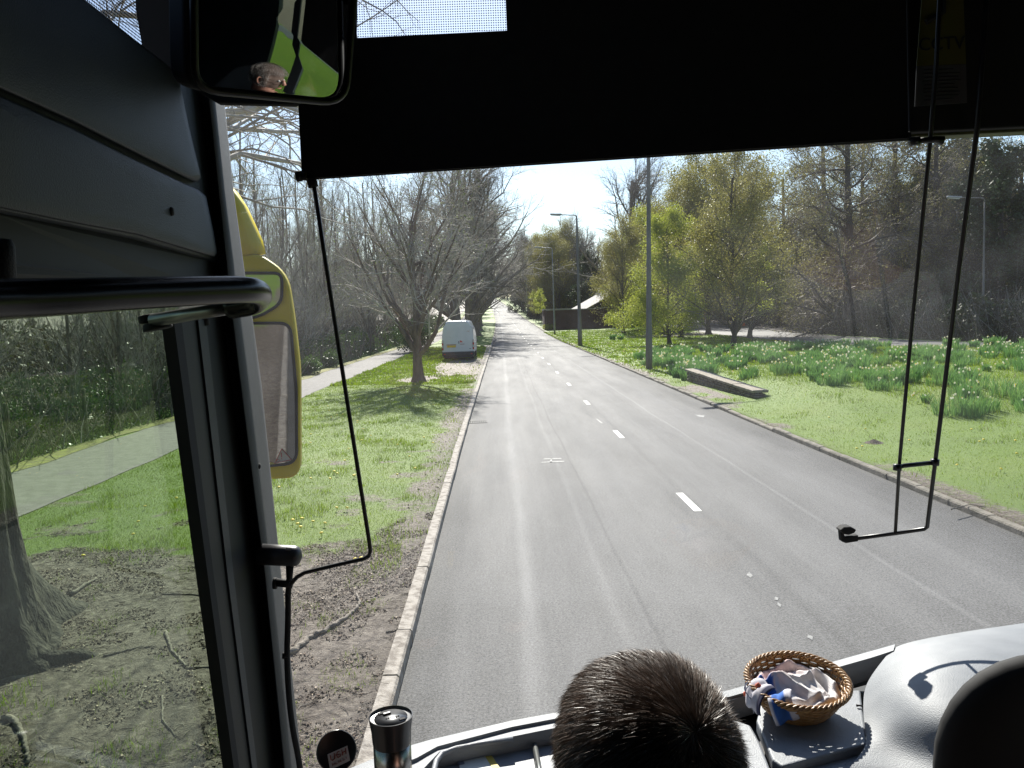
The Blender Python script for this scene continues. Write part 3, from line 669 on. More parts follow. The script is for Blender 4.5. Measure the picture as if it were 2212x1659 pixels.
bush(18.6, 119, 2.6, 2.6, 'bright green shrub behind the bush at the brick wall end', M_leaf, 6000, .2, 12)
bush(7.7, 121.5, .8, .9, 'small pale shrub at the foot of the brick wall corner', M_leaf, 1200, .12, 13)
bush(-9.9, 43, .8, .9, 'low bright green bush beside the footpath behind the verge tree', M_scrub, 2600, .09, 14)
bush(-10.1, 49, .9, 1.0, 'low bright green bush by the fence, farther along the footpath', M_scrub, 2600, .09, 15)
bush(-6.6, 66, 1.6, 2.6, 'leafy shrub behind the white van', mat('fresh_shrub_leaf', (.09, .17, .03), .45, (.04, .085, .02), 3, 4, transl=.3), 6000, .14, 16)

# ------------------------------------------------------------------ grass blades
M_blade = mat('grass_blade', (.25, .35, .006), .55, (.15, .24, .005), .8, 5, transl=.4, spec=.3)
M_straw_glint = mat('dry_and_glint_blade', (.46, .44, .26), .4, (.30, .27, .14), 2, 3, transl=.2)  # dry blades, paled and multiplied to paint sunlit glints into the grass
def blades(name, n, x0, x1, y0, y1, hgt, wd, seed, pw=1.0, label=None, avoid=None, dens=.55):
    g = np.random.default_rng(seed); y = y0+(y1-y0)*g.random(n)**pw; x = g.uniform(x0, x1, n)
    keep = (dirt_mask(x, y)+g.normal(size=n)*.22 < dens) & (vnoise(x, y, .35, 5)+g.random(n)*.9 > .45)
    if avoid is not None: keep &= avoid(x, y)
    x, y = x[keep], y[keep]; n = len(x); z = G(x, y)-.01; sc = 1+np.clip((y-9)/14, 0, 4)
    h = hgt*g.uniform(.5, 1.5, n)*(1+1.2*(vnoise(x, y, .5, 9) > .72)); wv = wd*g.uniform(.6, 1.3, n)*sc; a = g.uniform(0, 2*np.pi, n); ln = g.uniform(.1, .9, n)*h
    b = np.stack([x, y, z], -1); s = np.stack([np.cos(a), np.sin(a), a*0], -1)*wv[:, None]; t = np.stack([np.cos(a+1.3)*ln, np.sin(a+1.3)*ln, h], -1)
    v = np.stack([b-s, b+s, b+t], 1).reshape(-1, 3); f = np.arange(3*n).reshape(-1, 3); mi = (g.random(n) < .11).astype(int)
    o = link(name, np_mesh(name, v, f, False, mi), None, [M_blade, M_straw_glint]); return tag(o, label, 'grass', kind='stuff')
offpath = lambda x, y: ((x-XC(y)) > FP1+.03) | ((x-XC(y)) < FP0-.1)
blades('verge_grass', 210000, -7.2, -.97, 5, 34, .034, .0035, 2, 1.45, 'short bright grass of the left verge', offpath)
blades('verge_grass', 60000, -7.2, -.97, 34, 75, .05, .010, 4, 1.2, 'short bright grass of the left verge around the parked van', offpath)
blades('lawn_grass', 120000, 6.4, 22, 8, 34, .034, .0042, 5, 1.2, 'mown bright grass of the right-hand lawn', None)
blades('lawn_grass', 80000, 6.5, 22.5, 34, 115, .05, .012, 6, 1.3, 'mown bright grass between the two carriageways', None)
def clods(name, n, x0, x1, y0, y1, size, seed, label):
    g = np.random.default_rng(seed); x = g.uniform(x0, x1, n); y = g.uniform(y0, y1, n); k = (dirt_mask(x, y) > .45) & (vnoise(x, y, .28, 61)*.7+vnoise(x, y, .9, 62)*.5 > .55) & (x-XC(y) < L0-.01) & (offpath(x, y)); x, y = x[k], y[k]; n = len(x)
    s = size*(.3+g.random(n)**3*1.6); d = norm(g.normal(size=(n, 4, 3))); base = np.stack([x, y, G(x, y)+.004], -1)
    v = (base[:, None]+d*(s[:, None, None]*np.array([1, 1, .7]))).reshape(-1, 3); b = np.arange(n)[:, None]*4; f = np.concatenate([b+np.array([[0, 1, 2]]), b+np.array([[0, 2, 3]]), b+np.array([[0, 3, 1]]), b+np.array([[1, 3, 2]])])
    mi = np.tile(g.choice([0, 0, 1, 2], n), 4)
    o = link(name, np_mesh(name, v, f, False, mi), None, [mat('clod_dark', (.07, .05, .036), .95, (.04, .03, .02), 9, 3), mat('clod_brown', (.19, .14, .10), .95, (.11, .08, .06), 9, 3), mat('clod_pale', (.40, .34, .27), .9, (.28, .22, .17), 9, 3)]); return tag(o, label, 'soil crumbs', kind='stuff')
clods('soil_crumbs', 120000, -6.5, -.98, 4.2, 11.5, .012, 3, 'crumbs of soil, bark and twigs scattered over the bare ground')
clods('soil_crumbs', 16000, -5, -.98, 11.5, 50, .018, 4, 'crumbs of soil and leaf litter along the worn verge edge')
def litter(name, n, x0, x1, y0, y1, seed, label):
    g = np.random.default_rng(seed); x = g.uniform(x0, x1, n); y = g.uniform(y0, y1, n); k = (dirt_mask(x, y) > .4) & (vnoise(x, y, .8, 71)+g.random(n)*.5 > .6) & (x-XC(y) < L0-.02); x, y = x[k], y[k]; n = len(x)
    P = np.zeros((n, 4, 3)); a = g.uniform(0, 6.28, n); st = g.uniform(.012, .06, n); P[:, 0] = np.stack([x, y, G(x, y)+.007], -1)
    for q in range(1, 4): a = a+g.normal(size=n)*.35; P[:, q] = P[:, q-1]+np.stack([np.cos(a)*st, np.sin(a)*st, g.normal(size=n)*.003], -1)
    v, f = tubes(P, np.tile(np.linspace(1, .5, 4), (n, 1))*g.uniform(.0012, .0038, n)[:, None], 4)
    o = link(name, np_mesh(name, v, f, True, (np.arange(len(f))//12) % 2), None, [mat('litter_pale', (.36, .31, .24), .8, (.22, .18, .13), 9, 3), mat('litter_dark', (.12, .09, .07), .9, (.07, .05, .04), 9, 3)]); return tag(o, label, 'twigs', kind='stuff')
litter('twig_litter', 7000, -6.5, -1.0, 4.2, 11, 5, 'fine broken twigs strewn over the bare soil')
# tufts on the bare soil
blades('soil_tufts', 30000, -5.6, -1.0, 4.5, 10, .03, .0035, 8, 1.0, 'thin scattered grass tufts on the bare soil by the kerb', lambda x, y: vnoise(x, y, .3, 31) > .68, dens=5)
# ------------------------------------------------------------------ lamp posts
M_post = mat('weathered_post_grey', (.17, .165, .16), .7, (.12, .115, .11), 6, 6, .3, 40, stretch=(1, 1, .2))
M_galv = mat('galvanised_steel', (.34, .35, .36), .5, (.25, .26, .27), 5, 4, metal=.3)
M_lens = mat('lamp_lens', (.55, .56, .52), .25, (.45, .46, .42), 3, 2)
def lamp_post(x, y, label, rb=.19, h=10.8, m=M_post, az=math.pi, arm=2.1, dz=0, group='street lamps along the verges', lean=(0, 0), s=1.):
    t = empty('lamp_post', (x, y, gz(x, y)-.02+dz), label, 'street lamp', group); t.rotation_euler = (lean[0], lean[1], az); t.scale = (s, s, 1)
    mb = MB(); mb.lathe([(rb, -.05), (rb*.95, 1.65), (rb*.93, 1.75), (rb*.82, 1.95), (rb*.70, 4.5), (rb*.50, h-1.2), (rb*.36, h-.3)], (0, 0, 0), 14); mb.build('pole', m, t, True)
    mb = MB(); mb.tube([(0, 0, h-.4), (.0, 0, h-.15), (.10, 0, h-.03), (.25, 0, h), (arm-.2, 0, h+.10)], [rb*.35, rb*.33, .045, .04, .035], 8); mb.build('arm', m, t, True)
    mb = MB(); mb.slab([(arm-.85, -.12, h+.02), (arm-.6, -.15, h+.03), (arm+.1, -.13, h+.08), (arm+.1, .13, h+.08), (arm-.6, .15, h+.03), (arm-.85, .12, h+.02)], (0, 0, .13)); o = mb.build('lamp_head', M_galv, t, bevel=.03)
    mb = MB(); mb.slab([(arm-.7, -.10, h-.03), (arm+.02, -.09, h+.03), (arm+.02, .09, h+.03), (arm-.7, .10, h-.03)], (0, 0, .05)); mb.build('lens', M_lens, o)
    mb = MB(); mb.box((0, -rb*.93, 1.0), (rb*.8, rb*.2, .7)); mb.build('access_door', m, t, bevel=.01)
    return t
lamp_post(7.15, 38.6, 'nearest and thickest grey lamp post by the right kerb', .165, 10.9, lean=(0, -.018), az=math.pi)
lamp_post(7.0, 69, 'second lamp post along the right kerb with its arm over the road', .19, 10.9, lean=(0, .0), az=math.pi)
lamp_post(7.35, 104, 'third lamp post, slim and blue grey, in front of the brick wall', .13, 10.9, M_galv, az=math.pi)
lamp_post(float(XC(210))+4.7, 210, 'farthest small lamp post on the right before the hill', .13, 10, M_galv)
lamp_post(32.6, 54.5, 'thin grey lamp post beyond the daffodils near the right edge', .09, 9.4, M_post, az=math.pi, arm=2.4)

# ------------------------------------------------------------------ brick walls, shelter
def brick(name, c1, c2, cm, sc=4.5):
    m = bpy.data.materials.new(name); m.use_nodes = True; n = m.node_tree.nodes; l = m.node_tree.links; p = n['Principled BSDF']
    tc = n.new('ShaderNodeTexCoord'); sp = n.new('ShaderNodeSeparateXYZ'); l.new(tc.outputs['Object'], sp.inputs[0])
    ad = n.new('ShaderNodeMath'); l.new(sp.outputs[0], ad.inputs[0]); l.new(sp.outputs[1], ad.inputs[1]); cb = n.new('ShaderNodeCombineXYZ'); l.new(ad.outputs[0], cb.inputs[0]); l.new(sp.outputs[2], cb.inputs[1])
    b = n.new('ShaderNodeTexBrick'); b.inputs['Scale'].default_value = sc; b.inputs['Color1'].default_value = (*c1, 1); b.inputs['Color2'].default_value = (*c2, 1); b.inputs['Mortar'].default_value = (*cm, 1); b.inputs['Mortar Size'].default_value = .02
    l.new(cb.outputs[0], b.inputs['Vector']); t = n.new('ShaderNodeTexNoise'); t.inputs['Scale'].default_value = .8; t.inputs['Detail'].default_value = 8; l.new(tc.outputs['Object'], t.inputs['Vector'])
    mx = n.new('ShaderNodeMix'); mx.data_type = 'RGBA'; mx.blend_type = 'MULTIPLY'; mx.inputs[0].default_value = .8; l.new(b.outputs[0], mx.inputs[6])
    r = n.new('ShaderNodeValToRGB'); r.color_ramp.elements[0].position = .3; r.color_ramp.elements[0].color = (.35, .35, .35, 1); r.color_ramp.elements[1].position = .7; l.new(t.outputs[0], r.inputs[0]); l.new(r.outputs[0], mx.inputs[7])
    l.new(mx.outputs[2], p.inputs['Base Color']); p.inputs['Roughness'].default_value = .9; return m
M_brick = brick('dark_red_brick', (.15, .075, .055), (.11, .055, .045), (.13, .11, .10))
M_cope = mat('pale_coping_stone', (.5, .47, .42), .8, (.36, .34, .30), 3, 6)
zc = gz(9, 122)
enc = empty('brick_enclosure', (7.3, 122, zc), 'long dark brick enclosure with pale coping beside the right kerb', 'brick building')
def wall_run(mb, cp, pts, h, th=.3, z0=-.8):
    for (a, b) in zip(pts[:-1], pts[1:]):
        a, b = Vector((*a, 0)), Vector((*b, 0)); d = (b-a).normalized(); nn = Vector((-d.y, d.x, 0))*th/2; L = (b-a).length
        q = [a-nn-d*th/2, b-nn+d*th/2, b+nn+d*th/2, a+nn-d*th/2] 
        mb.slab([p+Vector((0, 0, z0)) for p in q], (0, 0, h-z0)); w = nn*1.35
        q = [a-w-d*th*.7, b-w+d*th*.7, b+w+d*th*.7, a+w-d*th*.7]; cp.slab([p+Vector((0, 0, h+.003)) for p in q], (0, 0, .11))
mb, cp = MB(), MB(); wall_run(mb, cp, [(0, 5.2), (0, 0)], 2.95); wall_run(mb, cp, [(.34, 0), (7.2, .25)], 2.9); mb.build('side_wall', M_brick, enc); cp.build('coping', M_cope, enc)
mb, cp = MB(), MB(); wall_run(mb, cp, [(7.6, .8), (14.2, 1.0)], 2.98); wall_run(mb, cp, [(7.2, 3.4), (7.2, 1.2)], 2.85); mb.build('front_wall', M_brick, enc); cp.build('coping', M_cope, enc)
mb, cp = MB(), MB(); wall_run(mb, cp, [(.4, 11.5), (7.0, 11.7)], 3.1); mb.build('rear_wall', mat('pale_render', (.34, .33, .28), .9, (.25, .24, .20), 2, 6), enc); cp.build('coping', M_cope, enc)
# slanted shelter roof in long boarded panels
sh = empty('pitched_shelter', (0, 0, 0), 'timber shelter whose grey boarded roof slants up behind the brick enclosure', 'shelter')
M_shing = mat('silvered_roof_boards', (.42, .39, .36), .75, (.27, .25, .23), 3, 8, .4, 30, stretch=(1, 1, 1)); M_tim = mat('dark_timber', (.06, .05, .04), .85, (.035, .03, .025), 5, 6)
def roofp(name, q, Ys):
    pts = [V(vx, vy, Y) for (vx, vy), Y in zip(q, Ys)]; mb = MB(); mb.slab(pts, (0, .25, -.22)); mb.build(name, M_shing, sh)
roofp('roof_panel', [(1231, 669), (1262, 669), (1337, 627), (1331, 612)], (128, 127, 134, 138))
roofp('roof_panel', [(1290, 642), (1303, 645), (1336, 624), (1330, 613)], (133, 132, 139, 140))
roofp('roof_panel', [(1276, 646), (1288, 640), (1318, 612), (1304, 614)], (137, 137, 144, 144))
mb = MB()
for vx, vyb, Y in ((1262, 700, 129), (1300, 700, 132), (1336, 700, 135), (1322, 700, 142), (1290, 700, 140)):
    t_ = V(vx, 672 if vx < 1270 else 650, Y); mb.box((t_.x, Y+.3, (t_.z+zc-1)/2), (.25, .25, t_.z-zc+.9))
mb.build('posts', M_tim, sh)
a = V(1244, 676, 130); b = V(1338, 640, 137)
mb = MB(); mb.slab([(a.x, a.y+.5, zc), (b.x, b.y+.5, zc), (b.x, b.y+.5, b.z-.7), (a.x, a.y+.5, a.z-.6)], (0, .2, 0)); mb.build('side_boarding', M_tim, sh)

# garden wall and timber pavilion beyond the far carriageway
gw = empty('boundary_wall', (34.2, 100, gz(34, 100)), 'long weathered brick boundary wall beyond the far carriageway', 'wall')
M_oldbrick = brick('old_weathered_brick', (.24, .17, .12), (.19, .13, .10), (.2, .17, .14), 4)
mb, cp = MB(), MB()
wall_run(mb, cp, [(-.4, -9), (-.2, 12), (0, 30), (.2, 55), (-.5, 85)], 2.3); mb.build('brickwork', M_oldbrick, gw); cp.build('coping', M_cope, gw)
pv = empty('timber_pavilion', (35.4, 82, gz(35, 84)), 'dark timber pavilion with a slatted flat roof behind railings', 'pavilion')
mb = MB(); mb.box((0, 3, 2.2), (8.2, 5.6, 4.6)); mb.build('walls', M_tim, pv)
mb = MB()
for q in range(3): mb.box((-.2, -.1+q*.16, 5.15+q*.17), (8.9, .09, .12))
mb.box((0, 3, 4.75), (8.6, 6.2, .25)); mb.build('slatted_roof_edge', mat('silver_slats', (.38, .37, .36), .6, (.2, .19, .19), 8, 6), pv)
mb = MB()
for q in range(26): mb.box((-4.6+q*.33, -1.4, 1.3), (.06, .06, 2.6))
mb.box((-.4, -1.4, 2.5), (8.6, .05, .07)); mb.box((-.4, -1.4, .4), (8.6, .05, .07)); mb.build('railings', M_tim, pv)
mb = MB(); mb.box((-3.0, -1.65, 1.35), (.85, .06, 2.0)); mb.build('notice_board', mat('pale_board', (.32, .30, .22), .8, (.26, .24, .18), 3, 4), pv, bevel=.02)

# ------------------------------------------------------------------ low stone retaining wall at the daffodil bank
M_stone = mat('mossy_stone', (.22, .185, .14), .9, (.07, .06, .045), 5, 9, 1.0, 14)
M_capst = mat('stone_coping', (.36, .31, .24), .85, (.20, .17, .12), 5, 8, .7, 22)
sw = empty('stone_retaining_wall', (0, 0, 0), 'low mossy stone retaining wall at the edge of the daffodil bank', 'stone wall')
wa, wb = Vector((7.35, 31.2, 0)), Vector((7.75, 24.4, 0)); wd_ = (wb-wa).normalized(); wn = Vector((-wd_.y, wd_.x, 0))
if wn.x > 0: wn = -wn
mb = MB(); cp = MB(); L = (wb-wa).length; q = 0
g_ = random.Random(4); zb = gz(7.2, 28)
while q < L:
    ln = g_.uniform(.35, .6); t_ = q/L; top = .40-.20*t_
    for lv in range(3):
        h_ = (top-.02)/3; c = wa+wd_*(q+ln/2+(lv % 2)*.12); jit = g_.uniform(-.03, .03)
        mb.box((c.x+wn.x*jit, c.y+wn.y*jit, zb+h_*(lv+.5)-.01), (.34, ln-.03, h_-.012), rz=math.atan2(wd_.y, wd_.x)-math.pi/2)
    q += ln
q = 0
while q < L+.2:
    ln = g_.uniform(1.5, 2.3); a_ = wa+wd_*q; b_ = wa+wd_*min(q+ln-.02, L+.25); ta, tb = .40-.20*q/L, .40-.20*min(1, (q+ln)/L); za, zb2 = Vector((0, 0, zb+ta+g_.uniform(-.01, .01))), Vector((0, 0, zb+tb+g_.uniform(-.01, .01)))
    cp.slab([a_+wn*.21+za, b_+wn*.22+zb2, b_-wn*.27+zb2, a_-wn*.26+za], (0, 0, .085)); q += ln
mb.build('stonework', M_stone, sw, bevel=.02); cp.build('coping', M_capst, sw, bevel=.015)

# ------------------------------------------------------------------ daffodil bank
def daffodils(name, n_cl, x0, x1, y0, y1, seed, label, per=95, hgt=.42, avoid=None):
    g = np.random.default_rng(seed); cx = g.uniform(x0, x1, n_cl); cy = g.uniform(y0, y1, n_cl); k = np.ones(n_cl, bool)
    if avoid is not None: k = avoid(cx, cy)
    cx, cy = cx[k], cy[k]; n_cl = len(cx); cr = g.uniform(.10, .42, n_cl); hs = g.uniform(.5, 1.25, n_cl)*hgt
    idx = np.repeat(np.arange(n_cl), per); n = len(idx); a = g.uniform(0, 2*np.pi, n); rd = cr[idx]*np.sqrt(g.random(n))
    x, y = cx[idx]+rd*np.cos(a), cy[idx]+rd*np.sin(a); b = np.stack([x, y, G(x, y)], -1); h = hs[idx]*g.uniform(.6, 1.15, n); w_ = g.uniform(.007, .013, n)*(1+np.clip((y-20)/20, 0, 2))
    az = a+g.normal(size=n)*.7; ln = h*g.uniform(.05, .55, n); o = np.stack([np.cos(az), np.sin(az), az*0], -1); q = g.uniform(0, np.pi, n); s = np.stack([np.cos(q), np.sin(q), q*0], -1)*w_[:, None]
    m_ = b+o*(ln*.35)[:, None]+np.stack([x*0, x*0, h*.62], -1); t = b+o*ln[:, None]+np.stack([x*0, x*0, h], -1)
    v = np.stack([b-s, b+s, m_+s*.9, m_-s*.9, t+s*.2, t-s*.2], 1).reshape(-1, 3); bi = np.arange(n)[:, None]*6
    f = np.concatenate([bi+np.array([[0, 1, 2, 3]]), bi+np.array([[3, 2, 4, 5]])]); mi = np.zeros(len(f), int)
    # flower heads, pale and mostly over
    nf = int(n_cl*2.0); i2 = g.integers(0, n_cl, nf); x = cx[i2]+g.normal(size=nf)*.2; y = cy[i2]+g.normal(size=nf)*.2; c = np.stack([x, y, G(x, y)+hs[i2]*g.uniform(.85, 1.2, nf)], -1)
    vv, ff = [v], [f]; off = len(v)
    for p_ in range(5):
        an = p_*2*np.pi/5+g.random(nf); d = np.stack([np.cos(an), -.4+0*an, np.sin(an)], -1)*.028*(1+np.clip((y-20)/25, 0, 1))[:, None]; e = np.stack([-np.sin(an), 0*an, np.cos(an)], -1)*.02
        vv.append(np.stack([c, c+d*.6-e, c+d, c+d*.6+e], 1).reshape(-1, 3)); ff.append(np.arange(4*nf).reshape(-1, 4)+off); off += 4*nf; mi = np.concatenate([mi, np.where(g.random(nf) < .86, 1, 2)])
    me = np_mesh(name, np.concatenate(vv), np.concatenate(ff), False, mi)
    o_ = link(name, me, None, [mat('daffodil_leaf', (.24, .40, .11), .5, (.12, .27, .06), 1.5, 4, transl=.25), mat('faded_petal', (.75, .74, .62), .6, (.65, .62, .42), 3, 2, transl=.3), mat('yellow_petal', (.75, .55, .05), .6, (.65, .45, .03), 3, 2, transl=.3)])
    return tag(o_, label, 'daffodils', kind='stuff')
def bank(x, y):
    u = x-XC(y); edge = 6.0+2.4*sst(-y, -30, -16)+.5*np.sin(y*.6)
    return (u > edge-1.1*(y > 32)) & (y > 18.2+.4*np.sin(x*1.3)+.06*(x-9)) & (y < 50-.25*(x-8))
daffodils('daffodil_bank', 1050, 7.6, 30, 15.5, 48, 21, 'clumps of daffodil leaves with faded flowers on the right-hand bank', avoid=lambda x, y: bank(x, y) & (vnoise(x, y, 2.0, 41)*.7+vnoise(x, y, .9, 42)*.3 > .42))
daffodils('daffodil_bank', 14, 7.3, 8.6, 31.5, 35.5, 22, 'dense daffodil leaves at the corner by the stone wall', 120, .40)
daffodils('daffodil_patch', 5, 11.3, 12.7, 80, 82, 23, 'small lone patch of daffodil leaves on the lawn', 90, .5)
M_tall = None
g = np.random.default_rng(9)
def bankgrass(n, seed):
    g = np.random.default_rng(seed); x = g.uniform(7.4, 30, n); y = 15.2+34*g.random(n)**1.3; k = bank(x, y); x, y = x[k], y[k]; n = len(x)
    sc = 1+np.clip((y-15)/16, 0, 3); h = .11*g.uniform(.4, 1.6, n); wv = .005*sc; a = g.uniform(0, 6.28, n)
    b = np.stack([x, y, G(x, y)-.01], -1); s = np.stack([np.cos(a), np.sin(a), a*0], -1)*wv[:, None]; t = np.stack([np.cos(a+1.3)*h*.6, np.sin(a+1.3)*h*.6, h], -1)
    o = link('bank_grass', np_mesh('bank_grass', np.stack([b-s, b+s, b+t], 1).reshape(-1, 3), np.arange(3*n).reshape(-1, 3), False, (g.random(n) < .06).astype(int)), None, [M_blade, M_straw_glint]); tag(o, 'longer unmown grass between the daffodil clumps', 'grass', kind='stuff')
bankgrass(90000, 3)
# dandelions, daisies
M_dand = mat('dandelion_yellow', (.90, .72, .02), .6, (.85, .62, .01), 30, 2)
M_stem = mat('flower_stem', (.14, .26, .05), .6)
dn = empty('dandelion', (0, 0, 0), 'yellow dandelion open in the verge grass', 'dandelion', 'dandelions dotted over the grass')
mb = MB(); mb.lathe([(.004, .052), (.018, .054), (.026, .062), (.020, .07), (.008, .074)], (0, 0, 0), 10); dh = mb.build('flower_head', M_dand, dn, True)
mb = MB(); mb.tube([(0, 0, 0), (.004, 0, .03), (0, 0, .055)], .0022, 5); mb.build('stem', M_stem, dn)
spots = [VG(*p, dz=.12) for p in [(604, 1064), (632, 1131), (645, 1139), (652, 1128), (675, 1134), (650, 1145), (700, 1137), (696, 1158), (722, 1029), (726, 1104), (749, 1104), (783, 1212), (771, 1214), (755, 978), (885, 990), (670, 1045), (712, 1044), (764, 1036), (950, 1014), (947, 1029), (860, 1030), (916, 948), (670, 965), (727, 1033), (767, 1034)]]
spots += [VG(*p, dz=.12) for p in [(2115, 957), (2125, 952), (2193, 953), (1867, 1016), (1850, 973), (1950, 956), (1963, 955), (1735, 1010), (1760, 960), (1862, 968), (1790, 907), (1640, 905), (1700, 940), (2070, 1010), (2160, 1020), (2195, 985), (1577, 862), (1600, 920), (1680, 945), (1870, 930), (2030, 900), (2100, 930)]]
gD = random.Random(2)
for q in range(70): y = gD.uniform(38, 75); spots.append((float(XC(y))+HW+gD.uniform(.5, 4), y))
for q in range(45): spots.append((gD.uniform(-5.5, -1.4), gD.uniform(8, 34)))
spots = [p for p in spots if abs(p[0]-float(XC(p[1]))) > HW+.3]
for q, (x, y) in enumerate(spots):
    o = dn if q == 0 else copy_tree(dn); o.location = (x, y, gz(x, y)); o.rotation_euler = (gD.uniform(-.3, .3), gD.uniform(-.3, .3), gD.uniform(0, 6))
    sc_ = 1.0 if y < 30 else 1.6; o.scale = (sc_, sc_, 1)
# molehill and stones, fallen sticks
M_soil = mat('dark_soil', (.05, .038, .028), .95, (.10, .08, .06), 14, 9, 1., 40)
mx_, my_ = VG(1888, 955, .12); mo = MB(); rows_ = []
for i_ in range(9):
    rr = .26*i_/8; rows_.append([(mx_+rr*math.cos(a_)*(1+.12*math.sin(3*a_)), my_+rr*math.sin(a_), gz(mx_, my_)+.075*math.exp(-(rr/.13)**2)+.012*math.sin(a_*5+i_*2)-.012) for a_ in np.linspace(0, 2*math.pi, 19)])
mo.grid(rows_); tag(mo.build('molehill', M_soil, smooth=True), 'dark earth molehill on the right-hand lawn', 'molehill')
M_stick = mat('fallen_stick_bark', (.27, .23, .18), .85, (.13, .11, .09), 12, 6, .6, 60)
def stick(pts, r, label, cat='stick', group='sticks fallen on the bare soil', name='fallen_stick'):
    P_ = []
    for (vx, vy) in pts: x, y = VG(vx, vy, .12); P_.append((x, y, gz(x, y)+r*.35+.003))
    # round off
    Q = []
    for i_ in range(len(P_)-1):
        for s_ in (0, .33, .66): Q.append(Vector(P_[i_])*(1-s_)+Vector(P_[i_+1])*s_)
    Q.append(Vector(P_[-1])); Q = [q_+Vector((g_.uniform(-1, 1)*r*.3, g_.uniform(-1, 1)*r*.3, g_.uniform(-.3, .3)*r)) for q_ in smoothpts(Q, 3)]; mb = MB(); mb.tube(Q, [r*.8*(1-.65*i_/len(Q))*g_.uniform(.92, 1.1) for i_ in range(len(Q))], 8); return tag(mb.build(name, M_stick, None, True), label, cat, group)
stick([(630, 1410), (668, 1375), (700, 1362), (738, 1338), (768, 1315), (778, 1300), (770, 1282)], .035, 'long curved pale root lying on the soil between the pillar and the kerb', 'root', name='exposed_root')
stick([(357, 1372), (372, 1410), (403, 1443)], .02, 'bent pale stick on the bare soil right of the old trunk')
stick([(403, 1445), (457, 1440)], .012, 'short straight stick lying end to end with the bent pale stick')
stick([(155, 1300), (208, 1262)], .03, 'short thick stick on the soil next to the trunk')
stick([(225, 1427), (300, 1406), (340, 1402)], .012, 'thin stick on the soil below the short thick one')
stick([(350, 1292), (420, 1290), (455, 1294)], .012, 'long thin twig at the grass edge by the door frame')
stick([(305, 1300), (322, 1270), (360, 1245)], .008, 'thin upright looking twig near the grass edge')
stick([(368, 1325), (378, 1310), (388, 1302)], .008, 'small curled twig in the middle of the soil patch')
stick([(300, 1520), (310, 1495), (340, 1482)], .010, 'thin curved twig low on the bare soil')
stick([(350, 1505), (352, 1555), (380, 1590)], .012, 'forked dark twig at the bottom of the soil patch')
stick([(10, 1560), (38, 1572), (55, 1610), (62, 1655)], .032, 'thick curved branch at the bottom left of the soil')
stick([(835, 1362), (850, 1360), (862, 1352)], .012, 'short curled stick beside the kerb')
stick([(1100+0, 968), (1000, 975), (985, 968)], .009, 'thin twig lying over the kerb edge') if False else None
stick([(2055, 1098), (2095, 1088), (2130, 1093)], .012, 'bleached stick on the right kerb between the two rods', group=None)

# ------------------------------------------------------------------ wire fence along the wood
fe = empty('wire_fence', (0, 0, 0), 'wire fence on old wooden posts between footpath and wood', 'fence')
M_fp = mat('old_fence_post', (.16, .14, .11), .9, (.08, .07, .05), 8, 8, .6, 40); ys = np.arange(8, 78, 3.1)
for q, y in enumerate(ys):
    x = -10.35+.1*math.sin(q*2.1); z = gz(x, y); mb = MB(); mb.tube([(x, y, z-.2), (x+random.uniform(-.05, .05), y, z+1.25)], [.055, .05], 7); mb.build('post', M_fp, fe)
mb = MB()
for hz in (.8, 1.12): mb.tube([(-10.35+.1*math.sin(q*2.1), y, gz(-10.35, y)+hz) for q, y in enumerate(ys)], .003, 4)
mb.build('wires', M_fp, fe)

# ------------------------------------------------------------------ parked van
M_vanw = mat('white_van_paint', (.70, .71, .72), .32, (.62, .63, .64), 1.2, 5, coat=.4)
M_blackp = mat('black_plastic', (.018, .018, .02), .6, (.03, .03, .032), 4, 4)
M_rub = mat('tyre_rubber', (.02, .02, .02), .85, (.035, .033, .03), 6, 4)
M_red = mat('red_lens', (.55, .03, .02), .25); M_clr = mat('clear_lens', (.6, .58, .52), .25, (.5, .4, .35), 20, 2); M_amb = mat('amber_lens', (.75, .25, .03), .3)
M_plate = mat('yellow_plate', (.80, .52, .04), .45, (.75, .45, .03), 10, 2)
van = empty('parked_van', (-2.50, 52.6, gz(-2.4, 53)+.01), 'white high-roofed van parked on the left verge, seen from behind', 'van', rz=-.015)
# body: cross-sections from rear to front
def vsec(y, w, wt, h, z0=.48, r=.22):
    pts = []
    for (x, z) in [(-w, z0), (-w, 1.15), (-w*.985, 1.5), (-(w+wt)/2-.02, 2.0), (-wt, h-.22), (-wt+.07, h-.07), (-wt+.24, h), (0, h+.02)]: pts.append((x, y, z))
    return pts+[(-x, yy, z) for x, yy, z in reversed(pts[:-1])]
secs = [vsec(.0, 1.00, .78, 2.42), vsec(.04, 1.02, .80, 2.47), vsec(.6, 1.03, .82, 2.50), vsec(3.6, 1.03, .82, 2.50), vsec(4.3, 1.02, .78, 2.40), vsec(5.0, .98, .70, 1.9), vsec(5.5, .92, .62, 1.2), vsec(5.75, .85, .6, .95)]
mb = MB(); mb.grid(secs); n_ = len(secs[0]); mb.add(secs[0], [tuple(range(n_-1, -1, -1))]); mb.add(secs[-1], [tuple(range(n_))]); mb.add([s[0] for s in secs]+[s[-1] for s in secs], [(i_, i_+1, i_+1+len(secs), i_+len(secs)) for i_ in range(len(secs)-1)])
body = mb.build('body', M_vanw, van, False, bevel=.02)
